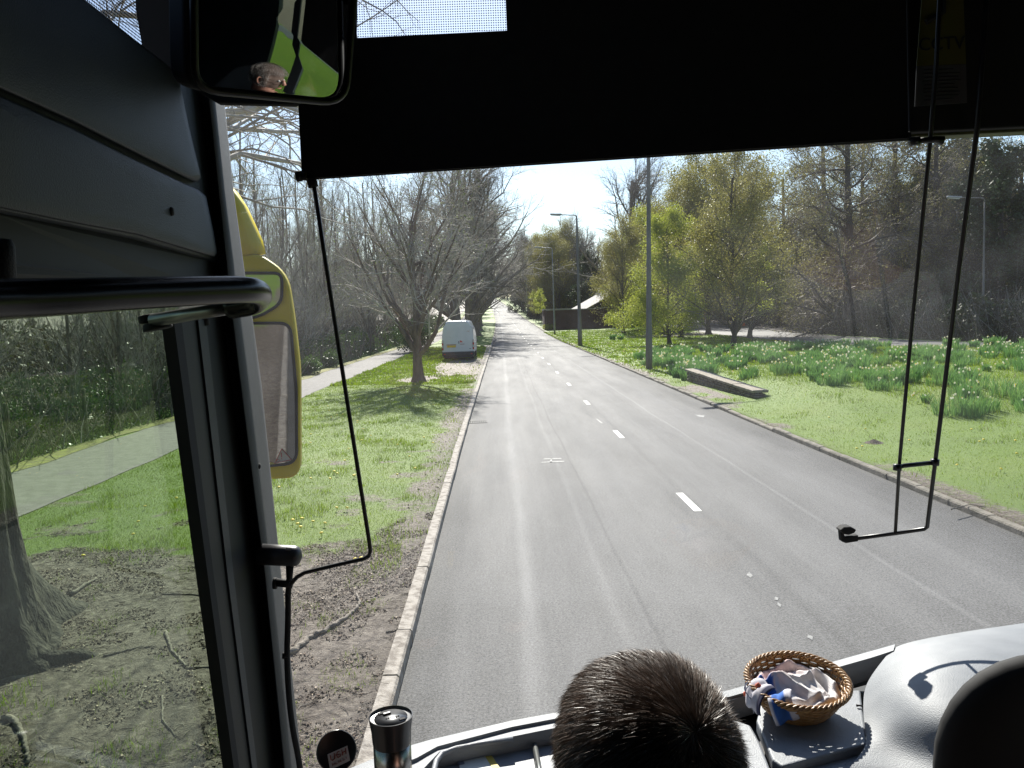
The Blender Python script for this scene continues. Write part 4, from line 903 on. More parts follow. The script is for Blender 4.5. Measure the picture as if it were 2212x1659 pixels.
for sx in (-1, 1):
    x0, x1 = (.02, .93); mb = MB()
    q = [(sx*.012, .55), (sx*.95, .55), (sx*.955, 1.2), (sx*.86, 2.0), (sx*.72, 2.33), (sx*.012, 2.36)]
    if sx < 0: q = q[::-1]
    mb.slab([(x, -.012, z) for x, z in q], (0, .05, 0)); dd = mb.build('rear_door', M_vanw, van, bevel=.006)
    mb = MB(); q = [(sx*.10, 1.45), (sx*.84, 1.45), (sx*.74, 2.12), (sx*.10, 2.14)]; q = q if sx > 0 else q[::-1]
    mb.slab([(x, -.020, z) for x, z in q], (0, .03, 0)); mb.build('pressed_panel', M_vanw, dd, bevel=.008)
    for z in (.85, 1.5, 2.1): mb = MB(); mb.box((sx*(.965-.10*max(0, z-1.2)), -.02, z), (.05, .04, .09)); mb.build('hinge', M_vanw, van)
    # tail lamp
    tl = MB(); tl.box((sx*.985, -.012, .95), (.10, .08, .62)); tlo = tl.build('tail_light', M_blackp, van, bevel=.01)
    for z, hh, m_ in ((1.17, .15, M_clr), (1.02, .13, M_red), (.87, .15, M_clr), (.72, .12, M_red)): mb = MB(); mb.box((sx*.985, -.055, z), (.09, .02, hh)); mb.build('lens', m_, tlo)
    mb = MB(); mb.box((sx*.86, -.16, .38), (.1, .02, .06)); mb.build('reflector', M_red, van)
mb = MB(); mb.slab([(-1.03, -.15, .26), (1.03, -.15, .26), (1.03, -.15, .52), (-1.03, -.15, .52)], (0, .28, 0)); mb.build('bumper', M_blackp, van, bevel=.03)
mb = MB(); mb.box((0, .9, .3), (1.9, 1.9, .3)); mb.build('underbody', M_blackp, van)
for x in (-.86, .86):
    for y in (1.15, 4.75):
        mb = MB(); mb.lathe([(.18, -.11), (.30, -.12), (.345, -.09), (.35, 0), (.345, .09), (.30, .12), (.18, .11)], (x, y, .34), 22, M=Matrix.Rotation(math.pi/2, 3, 'Y')); wh = mb.build('wheel', M_rub, van, True)
        mb = MB(); mb.lathe([(.05, -.122), (.17, -.118), (.19, 0), (.17, .118), (.05, .122)], (x, y, .34), 18, M=Matrix.Rotation(math.pi/2, 3, 'Y')); mb.build('rim', M_galv, wh)
mb = MB(); mb.box((-.42, -.045, .87), (.56, .02, .13)); pl = mb.build('number_plate', M_plate, van, bevel=.004)
mb = MB(); mb.slab([(-.74, -.055, .955), (-.10, -.055, .955), (-.13, -.055, 1.0), (-.71, -.055, 1.0)], (0, .05, 0)); mb.build('plate_lamp_housing', mat('plate_housing', (.45, .2, .12), .5), van, bevel=.006)
mb = MB(); mb.slab([(.13, -.016, 1.11), (.32, -.016, 1.11), (.25, -.016, 1.20), (.13, -.016, 1.26)], (0, -.003, 0)); mb.build('red_decal', mat('red_decal', (.7, .08, .05), .5), van)
mb = MB(); mb.slab([(.13, -.016, .98), (.42, -.016, .98), (.42, -.016, 1.015), (.13, -.016, 1.015)], (0, -.003, 0)); mb.build('dark_decal', mat('dark_decal', (.28, .14, .12), .6), van)
mb = MB(); mb.box((.06, -.03, 1.12), (.035, .03, .16)); mb.build('door_handle', M_blackp, van)
for pts in ([(.58, 1.78), (.68, 1.80), (.80, 1.74)], [(.64, 1.86), (.70, 1.80), (.78, 1.90)]):
    mb = MB(); mb.tube([(x, -.02, z) for x, z in pts], .008, 5); mb.build('logo_stroke', mat('faded_orange', (.55, .33, .2), .6), van)
mb = MB(); mb.box((.78, -.017, .70), (.12, .004, .03)); mb.build('small_badge', M_blackp, van)

# ------------------------------------------------------------------ oncoming car on the far carriageway
M_dkcar = mat('dark_car_paint', (.02, .022, .026), .25, (.03, .032, .036), 1, 3, coat=1.)
M_cglass = mat('car_glass', (.10, .12, .14), .08, (.07, .08, .10), 2, 2)
def car(x, y, label, m, rz=0, group=None):
    t = empty('car', (x, y, gz(x, y)+.02), label, 'car', group, rz)
    prof = [(-2.1, .35), (-2.15, .62), (-2.0, .86), (-1.0, .98), (-.35, 1.40), (.9, 1.46), (1.7, 1.08), (2.1, .98), (2.15, .5), (2.1, .33)]
    mb = MB(); rows_ = [[((sx)*(.90 if z < 1.05 else .90-.42*(z-1.0)), yy, z) for (yy, z) in prof] for sx in (-1, -.6, 0, .6, 1)]
    for k_, sx in enumerate((-1, -.6, 0, .6, 1)): rows_[k_] = [(sx*(.88 if z < 1.0 else .88-.45*(z-.98)), yy, z+(0 if abs(sx) == 1 else .03)) for (yy, z) in prof]
    mb.grid(rows_); mb.add(rows_[0], [tuple(range(len(prof)))]); mb.add(rows_[-1], [tuple(range(len(prof)-1, -1, -1))]); mb.build('body', m, t, bevel=.03)
    mb = MB(); mb.slab([(-.72, -.99, 1.03), (.72, -.99, 1.03), (.60, -.40, 1.39), (-.60, -.40, 1.39)], (0, -.025, .02)); mb.build('windscreen', M_cglass, t)
    for sx in (-1, 1):
        mb = MB(); mb.slab([(sx*.885, -.75, 1.03), (sx*.885, 1.5, 1.06), (sx*.72, .85, 1.40), (sx*.72, -.3, 1.36)], (sx*.01, 0, .005)); mb.build('side_window', M_cglass, t)
        mb = MB(); mb.box((sx*.66, -2.1, .68), (.32, .1, .14)); mb.build('headlight', M_clr, t, bevel=.02)
        for yy in (-1.3, 1.35): mb = MB(); mb.lathe([(.12, -.1), (.31, -.1), (.32, 0), (.31, .1), (.12, .1)], (sx*.80, yy, .31), 18, M=Matrix.Rotation(math.pi/2, 3, 'Y')); mb.build('wheel', M_rub, t, True)
    mb = MB(); mb.box((0, -2.17, .5), (.52, .02, .11)); mb.build('number_plate', M_clr, t)
    return t
car(25.2, 118, 'dark car coming this way on the far carriageway', M_dkcar)
car(float(XC(300))+17, 300, 'small pale car far off among the trees', M_vanw, 0, 'cars glimpsed far off between the trees')
car(float(XC(310))+22, 320, 'blue grey car far off among the trees', mat('bluegrey_paint', (.2, .25, .32), .3, coat=.6), 0, 'cars glimpsed far off between the trees')
# cones on the pavement
M_cone = mat('cone_orange', (.80, .16, .02), .5, (.7, .12, .02), 4, 3)
cn = empty('traffic_cone', (0, 0, 0), 'orange traffic cone on the pavement, nearer one', 'traffic cone', 'orange cones along the far pavement')
mb = MB(); mb.lathe([(.17, .03), (.145, .10), (.03, .72), (.02, .74)], (0, 0, 0), 16); mb.build('cone', M_cone, cn, True)
mb = MB(); mb.box((0, 0, .02), (.42, .42, .04)); mb.build('base', M_cone, cn, bevel=.015)
mb = MB(); mb.lathe([(.108, .32), (.084, .45)], (0, 0, 0), 16); mb.build('white_band', M_vanw, cn, True)
for q, (x, y, lb) in enumerate(((30.4, 100.5, 'orange traffic cone on the far pavement, the nearer one'), (30.6, 133, 'orange traffic cone on the far pavement, the small farther one'))):
    o = cn if q == 0 else copy_tree(cn); o.location = (x, y, gz(x, y)+.05); o['label'] = lb; o.scale = (1.25, 1.25, 1.25)
sg = empty('roadworks_sign', (29.8, 116, gz(29.8, 116)+.05), 'small orange roadworks sign standing on the far pavement', 'sign')
mb = MB(); mb.box((0, 0, 1.05), (.75, .03, .6)); mb.build('board', M_cone, sg, bevel=.02)
mb = MB(); mb.box((-.25, .02, .4), (.04, .04, .8)); mb.box((.25, .02, .4), (.04, .04, .8)); mb.build('legs', M_blackp, sg)
# ================================================================== THE COACH (we sit in it)
M_trim = mat('dark_blue_grey_trim', (.022, .031, .042), .5, (.012, .017, .024), 5, 10, .5, 500)
M_trimdk = mat('charcoal_trim', (.010, .0115, .013), .6, (.007, .008, .009), 3, 6, .25, 700)
M_trimlt = mat('grey_pillar_trim', (.038, .044, .053), .65, (.026, .031, .038), 6, 10, .5, 500)
M_black = mat('matt_black', (.008, .008, .009), .8, (.006, .006, .007), 5, 3)
M_blind = mat('black_blind_fabric', (.006, .006, .007), .95, (.004, .004, .005), 40, 2, .2, 600)
M_rod = mat('black_rod', (.012, .012, .014), .35, (.018, .018, .02), 20, 3)
M_dash = mat('silver_grey_dash', (.235, .25, .27), .55, (.19, .205, .225), 14, 8, .45, 420, spec=.55)
M_dash2 = mat('silver_grey_dash_panel', (.265, .28, .305), .5, (.215, .23, .25), 14, 8, .45, 420, spec=.55)
M_gl = glass('windscreen_glass', (.96, .98, .98), .018, dust=.011)
M_side = glass('tinted_door_glass', (.76, .84, .75), .04, dust=.005)
M_emir = mat('outer_mirror_surface', (.36, .37, .38), .02, metal=1.)
M_mirror = mat('mirror_surface', (.55, .56, .57), .015, metal=1.)
M_yel = mat('yellow_mirror_paint', (.66, .53, .0), .5, (.55, .44, .0), 3, 4, spec=.25)
coach = empty('coach', (0, 0, 0), 'dark cab interior of the coach the picture is taken from', 'coach')
def P(name, pts, off, m, bevel=.004, par=None, solid=False):
    mb = MB(); mb.slab(pts, off); return mb.build(name, m, par or coach, bevel=bevel)
def vx(pts, X): return [VX(a, b, X) for a, b in pts]
def vy(pts, Y): return [V(a, b, Y) for a, b in pts]
LX = -.52
def VP(a, b, X): return VX(a, b, X+.024*(1-min(a, 480)/480))
# left: door panels above the handrail
def curved_panel(name, pts, X, m, par=None, bev=.006, th=.03): return P(name, [VP(a, b, X) for a, b in pts], (-th, 0, 0), m, bev, par)
curved_panel('door_header', [(-80, -160), (-15, -160), (185, 0), (240, 45), (303, 95), (345, 127), (390, 160), (436, 200), (446, 300), (460, 415), (476, 555), (470, 566), (300, 516), (0, 456), (-80, 440)], LX, M_trim, th=.02)
# raised pad of the header with a crease under it: a shallow relief lofted from its outline
def pad(name, pts, X, lift, m, inset=.05):
    cx_ = sum(p[0] for p in pts)/len(pts); cy_ = sum(p[1] for p in pts)/len(pts); mb = MB(); rings = []
    for s, h in ((1.0, 0), (.992, lift*.6), (.97, lift*.92), (.93, lift), (.6, lift*1.05), (.01, lift*1.1)): rings.append([VP(cx_+(a-cx_)*s, cy_+(b-cy_)*s, X+h) for a, b in list(pts)+[pts[0]]])
    mb.grid(rings); return mb.build(name, m, coach, True)
pad('raised_panel', [(-80, -150), (0, -150), (60, -100), (120, -52), (180, -4), (240, 44), (300, 93), (345, 127), (372, 148), (385, 166), (394, 205), (406, 262), (418, 315), (431, 366), (435, 384), (424, 394), (398, 384), (300, 336), (150, 260), (0, 193), (-80, 160)], LX+.004, .016, M_trim)
pad('lower_raised_panel', [(-80, 172), (0, 206), (150, 272), (300, 348), (400, 397), (430, 410), (446, 425), (462, 500), (470, 545), (464, 555), (440, 550), (300, 508), (150, 480), (0, 449), (-80, 434)], LX+.004, .014, M_trim)
curved_panel('window_top_trim', [(-80, 436), (0, 452), (300, 512), (470, 562), (482, 600), (486, 640), (470, 640), (300, 612), (-80, 600)], LX-.01, M_trimdk)
mb = MB(); mb.tube([VP(30, 572, LX+.002), VP(150, 585, LX+.002), VP(262, 601, LX+.002)], .0012, 6); mb.build('trim_edge', M_trimlt, coach)
mb = MB(); c = VP(370, 457, LX+.019); mb.lathe([(.001, .004), (.006, .003), (.007, 0)], c, 12, M=Matrix.Rotation(math.pi/2, 3, 'Y')); mb.build('screw_cap', M_black, coach, True)
mb = MB(); c0 = V(6, 516, .78); c1 = V(8, 606, .78); mb.tube([c0, c0+(c1-c0)*.15, c1], [.007, .010, .011], 14); mb.build('side_grip', M_trimlt, coach, True)  # short upright grey grip at the left
# pillar, in the strips the photo shows
ys_ = [690, 830, 1244, 1659, 1760]
def strip5(name, L, Rr, X, m, extra=None, th=.02):
    l = [np.interp(y, [690, 1244, 1659], L)+(0 if y <= 1659 else (y-1659)*.11) for y in ys_]; r = [np.interp(y, [690, 1244, 1659], Rr)+(0 if y <= 1659 else (y-1659)*.11) for y in ys_]
    a = list(zip(l, ys_)); b = list(zip(r, ys_))
    if extra: a = extra[0]+a; b = extra[1]+b
    mb = MB(); 
    for k in range(len(a)-1):
        mb.slab([VX(*a[k], X), VX(*b[k], X), VX(*b[k+1], X), VX(*a[k+1], X)], (-th, 0, 0))
    return mb.build(name, m, coach)
strip5('door_seal', (375, 449, 505), (392, 462, 517), LX+.012, M_black)
strip5('door_frame', (392, 462, 517), (428, 492, 545), LX+.004, M_trimdk)
strip5('door_edge', (428, 492, 545), (445, 505, 556), LX+.008, M_trim)
strip5('pillar_recess', (445, 505, 556), (502, 571, 613), LX-.004, M_trimdk, ([(415, 150), (458, 415), (476, 560), (480, 600)], [(449, 150), (471, 415), (487, 560), (491, 600)]))
# the light pillar face, gently rounded
pl_, pr_ = [(425, 60), (447, 200), (470, 415), (490, 597), (500, 690), (517, 830), (570, 1244), (612, 1659), (622, 1760)], [(462, 60), (483, 206), (505, 415), (530, 597), (546, 690), (565, 830), (608, 1244), (653, 1659), (664, 1760)]
mb = MB(); rows_ = []
for s, h, dx in ((0, .012, -.03), (0, .016, 0), (.04, .023, 0), (.10, .025, 0), (.5, .006, 0), (.93, -.014, 0), (.985, -.019, 0), (1, -.024, 0), (1, -.03, -.04)): rows_.append([VX(a[0]+(b[0]-a[0])*s, a[1], LX+h)+Vector((dx, .01 if dx else 0, 0)) for a, b in zip(pl_, pr_)])
mb.grid(rows_); mb.build('windscreen_pillar', M_trimlt, coach, True)
mb = MB(); c = VX(560, 1007, LX+.016); mb.lathe([(.001, .003), (.005, .002), (.006, 0)], c, 10, M=Matrix.Rotation(math.pi/2, 3, 'Y')); mb.build('screw_cap', M_black, coach, True)
# door glass and small upper corner window
P('door_window', vx([(-120, 560), (384, 640), (396, 800), (452, 1244), (515, 1780), (-120, 1780)], LX-.012), (-.004, 0, 0), M_side, 0)
def perforated(name, pitch, rad0, axes=(0, 2)):
    m = bpy.data.materials.new(name); m.use_nodes = True; n = m.node_tree.nodes; l = m.node_tree.links; p = n['Principled BSDF']
    p.inputs['Base Color'].default_value = (.01, .01, .012, 1); p.inputs['Roughness'].default_value = .7
    tc = n.new('ShaderNodeTexCoord'); sp = n.new('ShaderNodeSeparateXYZ'); cb = n.new('ShaderNodeCombineXYZ'); l.new(tc.outputs['Object'], sp.inputs[0]); l.new(sp.outputs[axes[0]], cb.inputs[0]); l.new(sp.outputs[axes[1]], cb.inputs[1])
    v = n.new('ShaderNodeTexVoronoi'); v.voronoi_dimensions = '2D'; v.inputs['Scale'].default_value = 1/pitch; v.inputs['Randomness'].default_value = 0; l.new(cb.outputs[0], v.inputs['Vector'])
    mt_ = n.new('ShaderNodeMath'); mt_.operation = 'GREATER_THAN'; mt_.inputs[1].default_value = rad0; l.new(v.outputs['Distance'], mt_.inputs[0]); l.new(mt_.outputs[0], p.inputs['Alpha']); return m
mp_ = perforated('perforated_film', .005, .46, (1, 2))
P('corner_window_film', vx([(150, -60), (285, -60), (312, 112), (185, 12)], LX-.02), (-.0005, 0, 0), mp_, 0)
# handrail
M_rail = mat('glossy_black_rail', (.003, .003, .0035), .25, (.004, .004, .005), 10, 2, spec=.12)
M_chrome = mat('satin_rail', (.30, .31, .30), .3, (.24, .25, .24), 10, 2, metal=.8)
hp = [V(-260, 662, .46), V(0, 647, .57), V(160, 640, .64), V(330, 632, .74), V(460, 627, .83), V(530, 626, .89), V(556, 631, .94), V(560, 643, .98), V(545, 655, 1.0), V(500, 664, 1.02)]
mb = MB(); mb.tube(smoothpts(hp), .0142, 20); rail = mb.build('handrail', M_rail, coach, True)
mb = MB(); mb.tube([V(510, 662, 1.01), V(440, 674, 1.03), V(330, 692, 1.06)], .0085, 14); mb.build('rail_return', M_chrome, rail, True)
mb = MB(); mb.tube([V(318, 680, 1.07), V(322, 697, 1.07)], .012, 12); mb.tube([V(338, 696, 1.07), V(342, 712, 1.07)], [.017, .019], 14); mb.build('rail_clamp', M_black, rail, True, bevel=.002)
mb = MB(); mb.tube([VX(440, 680, LX+.006), VX(443, 702, LX+.006)], .008, 10); mb.build('rail_clamp', M_black, coach, True)
# blind, header, ceiling
BY = 1.58
bl = MB()
for pts in ([(636, 60), (652, 386), (1962, 298), (1958, 30), (1095, 66), (770, 82)], [(1095, 66), (1958, 30), (1958, -420), (1075, -420)], [(560, -420), (780, -420), (770, 82), (636, 60)]): bl.slab(vy(pts, BY), (0, .004, 0))
blind = bl.build('sun_blind', M_blind, coach)
mb = MB(); mb.tube([V(655, 380, BY+.012), V(1964, 294, BY+.012)], .0085, 12); mb.build('bottom_bar', M_blind, blind, True)
mb = MB(); mb.tube([V(640, 381, BY-.006), V(652, 380, BY-.006)], .010, 14); mb.tube([V(652, 380, BY-.006), V(662, 380, BY-.006)], .0075, 12); mb.build('end_knob', M_black, blind, True)
mb = MB(); mb.tube([V(1966, 306, BY-.02), V(1985, 304, BY-.02)], .0085, 12); mb.tube([V(1985, 304, BY-.02), V(2020, 301, BY-.02), V(2036, 304, BY-.02)], [.005, .006, .009], 12); mb.build('end_fitting', M_rod, blind, True)
P('header_panel', vy([(1950, -420), (1964, 286), (2400, 265), (2400, -420)], BY+.03), (0, .03, 0), M_black)
P('header_trim', vy([(1960, 287), (1960, 297), (2400, 275), (2400, 265)], BY+.05), (0, .04, 0), mat('olive_trim', (.11, .13, .05), .6, (.09, .10, .04), 5, 3), .002)
P('header_corner', vy([(286, -420), (291, 20), (306, 104), (392, 172), (440, 205), (470, 222), (640, 226), (640, -420)], 1.42), (0, .02, 0), M_black)
P('header_filler', vy([(560, -420), (560, 215), (645, 222), (650, -420)], 1.47), (0, .02, 0), M_black)
P('windscreen_film', vy([(720, -80), (1140, -80), (1140, 100), (720, 110)], BY+.06), (0, .0005, 0), perforated('perforated_film_wide', .0046, .50), 0)
# notice hanging on the header
stk = P('camera_notice', vy([(1994, -40), (2080, -40), (2087, 138), (1980, 142)], BY+.0), (0, .001, 0), mat('dim_yellow_notice', (.10, .095, .015), .7), 0)
P('notice_text_panel', vy([(1980, 143), (2087, 139), (2089, 222), (1976, 230)], BY+.0), (0, .001, 0), mat('dim_white_notice', (.085, .085, .09), .7), 0, stk)
mk_ink = mat('notice_ink', (.015, .015, .015), .7)
Mf = frame_of(V(2034, 95, BY-.002), V(2074, 93, BY-.002), V(2034, 75, BY-.002)); text_part('lettering', 'CCTV', .034, mk_ink, Mf, stk)
mb = MB()
for k in range(9): a = V(1992+random.uniform(-2, 6), 152+k*8, BY-.002); b = V(2078-random.uniform(0, 20), 149+k*8, BY-.002); mb.tube([a, b], .0009, 4)
a, b, c = V(2000, 48, BY-.002), V(2038, 26, BY-.002), V(2040, 10, BY-.002); mb.build('notice_print', mk_ink, stk)
mb = MB(); mb.tube([a, b, V(2040, -10, BY-.002)], [.006, .005, .003], 6); mb.build('camera_symbol', mk_ink, stk)
# ceiling, walls, floor, front: the closed shell of the vehicle
sh_ = MB()
sh_.box((.68, -3.1, 3.80), (2.7, 9.9, .06)); sh_.box((.68, -7.9, 2.5), (2.7, .06, 2.8)); sh_.box((.68, -2.9, 1.05), (2.7, 10.2, .06)); sh_.build('ceiling_and_floor', M_trimdk, coach)
sh_ = MB(); sh_.box((-.60, -3.7, 2.45), (.05, 8.8, 2.7)); sh_.build('left_wall', M_trimdk, coach)
sh_ = MB(); sh_.box((1.98, -4.4, 2.45), (.05, 7.2, 2.7)); sh_.box((1.98, .55, 1.65), (.05, 2.7, 1.15)); sh_.box((1.98, .55, 3.55), (.05, 2.7, .5)); sh_.box((1.97, -.35, 2.7), (.06, 1.1, 1.7)); sh_.box((1.96, 1.78, 2.5), (.08, .16, 2.5)); sh_.box((1.96, .42, 2.7), (.05, .07, 1.4)); sh_.build('right_wall', M_trim, coach)
sh_ = MB(); sh_.box((1.97, 1.1, 3.12), (.03, 1.2, .42)); sh_.build('side_blind', M_black, coach)
P('side_window', [(1.99, -.8, 2.2), (1.99, 1.7, 2.2), (1.99, 1.7, 3.32), (1.99, -.8, 3.32)], (.004, 0, 0), M_side, 0)
fr = MB(); fr.slab([(-.6, 2.09, .35), (.67, 2.24, .35), (1.95, 2.06, .35), (1.95, 2.06, 1.48), (.67, 2.24, 1.48), (-.6, 2.09, 1.48)], (0, -.05, 0)); fr.build('front_panel', M_yel, coach)
# windscreen
def wsY(X, z): return 2.25-(z-1.5)*.22-.10*(X-.67)**2
mb = MB(); mb.grid([[(X, wsY(X, z), z) for X in np.linspace(-.58, 1.94, 26)] for z in np.linspace(1.46, 3.8, 20)]); mb.build('windscreen', M_gl, coach, True)

# sun blind control rods
def rod(name, pts, r=.0042, lab=None):
    mb = MB(); mb.tube([V(*p) for p in pts], r, 10); o = mb.build(name, M_rod, blind, True); return o
o = rod('pull_rod', [(676, 385, BY), (700, 545, 1.6), (745, 835, 1.62), (798, 1172, 1.63), (800, 1190, 1.63), (797, 1201, 1.63), (786, 1207, 1.63), (720, 1222, 1.62), (658, 1237, 1.61), (641, 1247, 1.60), (628, 1262, 1.60)])
mb = MB(); mb.tube([V(673, 388, BY), V(677, 404, BY)], .0095, 12); mb.build('rod_sleeve', M_black, o, True)
o = rod('pull_rod', [(2040, -200, 1.54), (2023, 130, 1.55), (2010, 300, 1.57), (1970, 700, 1.78), (1943, 1000, 1.93), (1934, 1150, 2.02)])
o = rod('pull_rod', [(2132, -20, 1.55), (2110, 285, 1.57), (2070, 590, 1.72), (2020, 1000, 1.93), (2005, 1120, 2.0), (2003, 1138, 2.01), (1996, 1143, 2.015), (1935, 1152, 2.02), (1830, 1166, 2.02)], .0050)
mb = MB(); mb.tube([V(1940, 1010, 1.925), V(1952, 1006, 1.925), V(2020, 999, 1.925)], .0056, 8); mb.tube([V(1939, 1003, 1.925), V(1938, 1016, 1.925)], .010, 12); mb.tube([V(2020, 992, 1.925), V(2019, 1005, 1.925)], .010, 12); mb.build('cross_link', M_rod, o, True)
rh = MB(); rh.slab(vy([(1816, 1148), (1822, 1146), (1826, 1160), (1855, 1156), (1855, 1170), (1828, 1174), (1818, 1170)], 2.01), (0, .02, 0)); rh.slab(vy([(1815, 1146), (1824, 1139), (1838, 1138), (1851, 1145), (1846, 1152), (1835, 1156), (1824, 1155)], 2.0), (0, .03, 0)); rh.build('rod_head', M_black, o, bevel=.003)

# interior mirror
mc_ = V(600, 110, 1.0); hd = Vector((1.45, .50, 2.66)); pm_ = V(612, 178, 1.0)
nrm = ((Vector((0, 0, H_EYE))-pm_).normalized()+(hd-pm_).normalized()).normalized()
def onplane(vx_, vy_, c, n, push=0):
    d = Vector(ray(vx_, vy_)).normalized(); o = Vector((0, 0, H_EYE)); t = (c-o).dot(n)/d.dot(n); return o+d*t+n*push
def rr_poly(pts, rads):
    out = []; n = len(pts)
    for i in range(n):
        p0, p1, p2 = Vector(pts[i-1]), Vector(pts[i]), Vector(pts[(i+1) % n]); r = rads[i]; a = p1+(p0-p1).normalized()*r; b = p1+(p2-p1).normalized()*r
        for k in range(7): t = k/6; out.append(tuple(a*(1-t)**2+p1*2*t*(1-t)+b*t*t))
    return out
outl = rr_poly([(408, -150), (414, 198), (752, 232), (782, -150)], (40, 55, 55, 40)); inn_ = rr_poly([(424, -135), (424, 186), (738, 216), (765, -135)], (35, 50, 50, 35))
mir = MB(); mir.slab([onplane(a, b, mc_, nrm, -.016) for a, b in outl], -nrm*.045); mhs = mir.build('interior_mirror', M_black, coach, bevel=.006, seg=3)
RM = 1.0; ctr_ = onplane(612, 178, mc_, nrm)-nrm*RM
def onsphere(a, b):
    d = Vector(ray(a, b)).normalized(); o = Vector((0, 0, H_EYE))-ctr_; B_ = d.dot(o); D_ = B_*B_-(o.dot(o)-RM*RM); return Vector((0, 0, H_EYE))+d*(-B_-math.sqrt(max(D_, 0)))
cxm, cym = 595, 40; mir = MB(); mir.grid([[onsphere(cxm+(a-cxm)*s, cym+(b-cym)*s) for a, b in inn_+[inn_[0]]] for s in np.linspace(1, .01, 26)]); mir.build('mirror_glass', M_mirror, mhs, True)
rim = MB(); q_ = [onplane(a, b, mc_, nrm, .002) for a, b in rr_poly([(416, -142), (419, 193), (745, 224), (773, -142)], (38, 53, 53, 38))]; rim.tube(q_, .0045, 8, closed=True); rim.build('rim', M_rod, mhs, True)

# exterior yellow mirror
EM = 2.45; enr = Vector((.12, -1, -.05)).normalized(); ec = V(590, 800, EM)
def em(pts, push=0): return [onplane(a, b, ec, enr, push) for a, b in pts]
exo = rr_poly([(440, 552), (558, 548), (620, 590), (636, 690), (648, 800), (649, 1034), (440, 1040)], (10, 20, 38, 30, 30, 34, 10))
ex = MB(); ex.slab(em(exo), -enr*.05); exm = ex.build('exterior_mirror', M_yel, coach, bevel=.016, seg=4)
for sub_, pts, rads in (('upper_glass', [(440, 590), (609, 590), (609, 655), (560, 684), (440, 700)], (5, 18, 22, 20, 5)), ('lower_glass', [(440, 698), (627, 698), (640, 840), (641, 1000), (440, 1020)], (5, 24, 10, 26, 5))):
    mb = MB(); mb.tube(em(rr_poly(pts, rads), .003), .0045, 8, closed=True); mb.build('glass_surround', M_black, exm, True)
    mb = MB(); mb.slab(em(rr_poly(pts, rads), .002), -enr*.003); mb.build(sub_, M_emir, exm)
mb = MB(); rows_ = []
arm = [((470, 380), (500, 415)), ((480, 420), (522, 448)), ((488, 470), (540, 485)), ((492, 520), (556, 520)), ((500, 552), (563, 549))]
for d_ in (0, .05, .09, .05, 0): pass
rows_ = []
for s in np.linspace(0, 1, 7): rows_.append([onplane(a[0]+(b[0]-a[0])*s, a[1]+(b[1]-a[1])*s, ec, enr, -.05+.045*math.sin(math.pi*s)) for a, b in arm])
mb.grid(rows_); mb.build('mirror_arm', M_yel, exm, True, solid=.02)
tri = [(609, 969), (594, 1000), (630, 992)]
mb = MB(); mb.add(em(tri, .004), [(0, 1, 2)]); ts = mb.build('warning_sticker', mat('sticker_white', (.6, .6, .55), .5), exm)
mb = MB(); mb.tube(em(tri, .0045), .0018, 6, closed=True); mb.tube(em([(608, 977), (609, 987)], .005), .0012, 5); mb.tube(em([(609, 989.5), (609, 991)], .005), .0014, 5)
mb.tube(em([(601+3*math.cos(t), 994+3*math.sin(t)) for t in np.linspace(0, 5.6, 8)], .005), .0007, 4, closed=True); mb.build('red_triangle', mat('sticker_red', (.5, .03, .03), .5), exm)
mb = MB(); mb.add(em([(578, 1000), (588, 998), (594, 1001), (600, 1001), (590, 1006), (577, 1009)], .004), [tuple(range(6))]); mb.build('yellow_sticker', mat('sticker_yellow', (.7, .6, .1), .5), exm)

# ------------------------------------------------------------------ dashboard
def VZ(a, b, z):
    v = ray(a, b); t = (z-H_EYE)/v[2]; return Vector((v[0]*t, v[1]*t, z))
E = [(660, 1708), (700, 1686), (757, 1660), (815, 1636), (880, 1613), (930, 1600), (1106, 1559), (1195, 1543), (1400, 1518), (1571, 1494), (1700, 1458), (1766, 1441), (1880, 1409), (1934, 1394)]
ez = [1.93]*10+[1.935, 1.945, 1.975, 1.995]
L2 = [(660, 1735), (705, 1712), (770, 1690), (830, 1665), (900, 1637), (945, 1612), (1106, 1570), (1195, 1553), (1400, 1528), (1575, 1505), (1705, 1469), (1772, 1452), (1884, 1420), (1930, 1405)]
F1 = [(670, 1760), (715, 1738), (785, 1715), (850, 1690), (915, 1660), (950, 1623), (1106, 1591), (1195, 1573), (1400, 1548), (1580, 1512), (1707, 1474), (1774, 1456), (1884, 1424), (1928, 1408)]
mb = MB()
r0 = [VZ(*p, z) for p, z in zip(E, ez)]; rm = [VZ(*p, z)+Vector((0, .03, -.10)) for p, z in zip(E, ez)]
r1 = [VZ(*p, z+.004) for p, z in zip(L2, ez)]; r1b = [p+Vector((0, -.002, -.007)) for p in r1]; r2 = [VZ(*p, z-.001) for p, z in zip(F1, ez)]; r2a = [p+Vector((0, -.004, -.006)) for p in r2]; r2b = [p+Vector((0, -.002, -.05)) for p in r2]
r0a = [a+(b-a)*.1+Vector((0, 0, .004)) for a, b in zip(r0, r1)]
mb.grid([rm, r0, r0a, r1, r1b, r2, r2a, r2b]); dsh = mb.build('dashboard', M_dash, coach, True)
for md in (dsh.modifiers.new('edges', 'EDGE_SPLIT'),): md.split_angle = R(50)
def flat(name, pts, z, m, th=.012, bevel=.004, seg=3):
    mb = MB(); q = [VZ(*p[:2], p[2] if len(p) > 2 else z) for p in pts]; mb.slab(q, (0, 0, -th)); return mb.build(name, m, dsh, bevel=bevel, seg=seg)
flat('dash_recess_floor', [(700, 1735), (960, 1616), (1195, 1570), (1580, 1506), (1790, 1446), (1925, 1402), (1900, 1500), (1930, 1900), (700, 2050)], 1.865, M_trimdk, bevel=0)
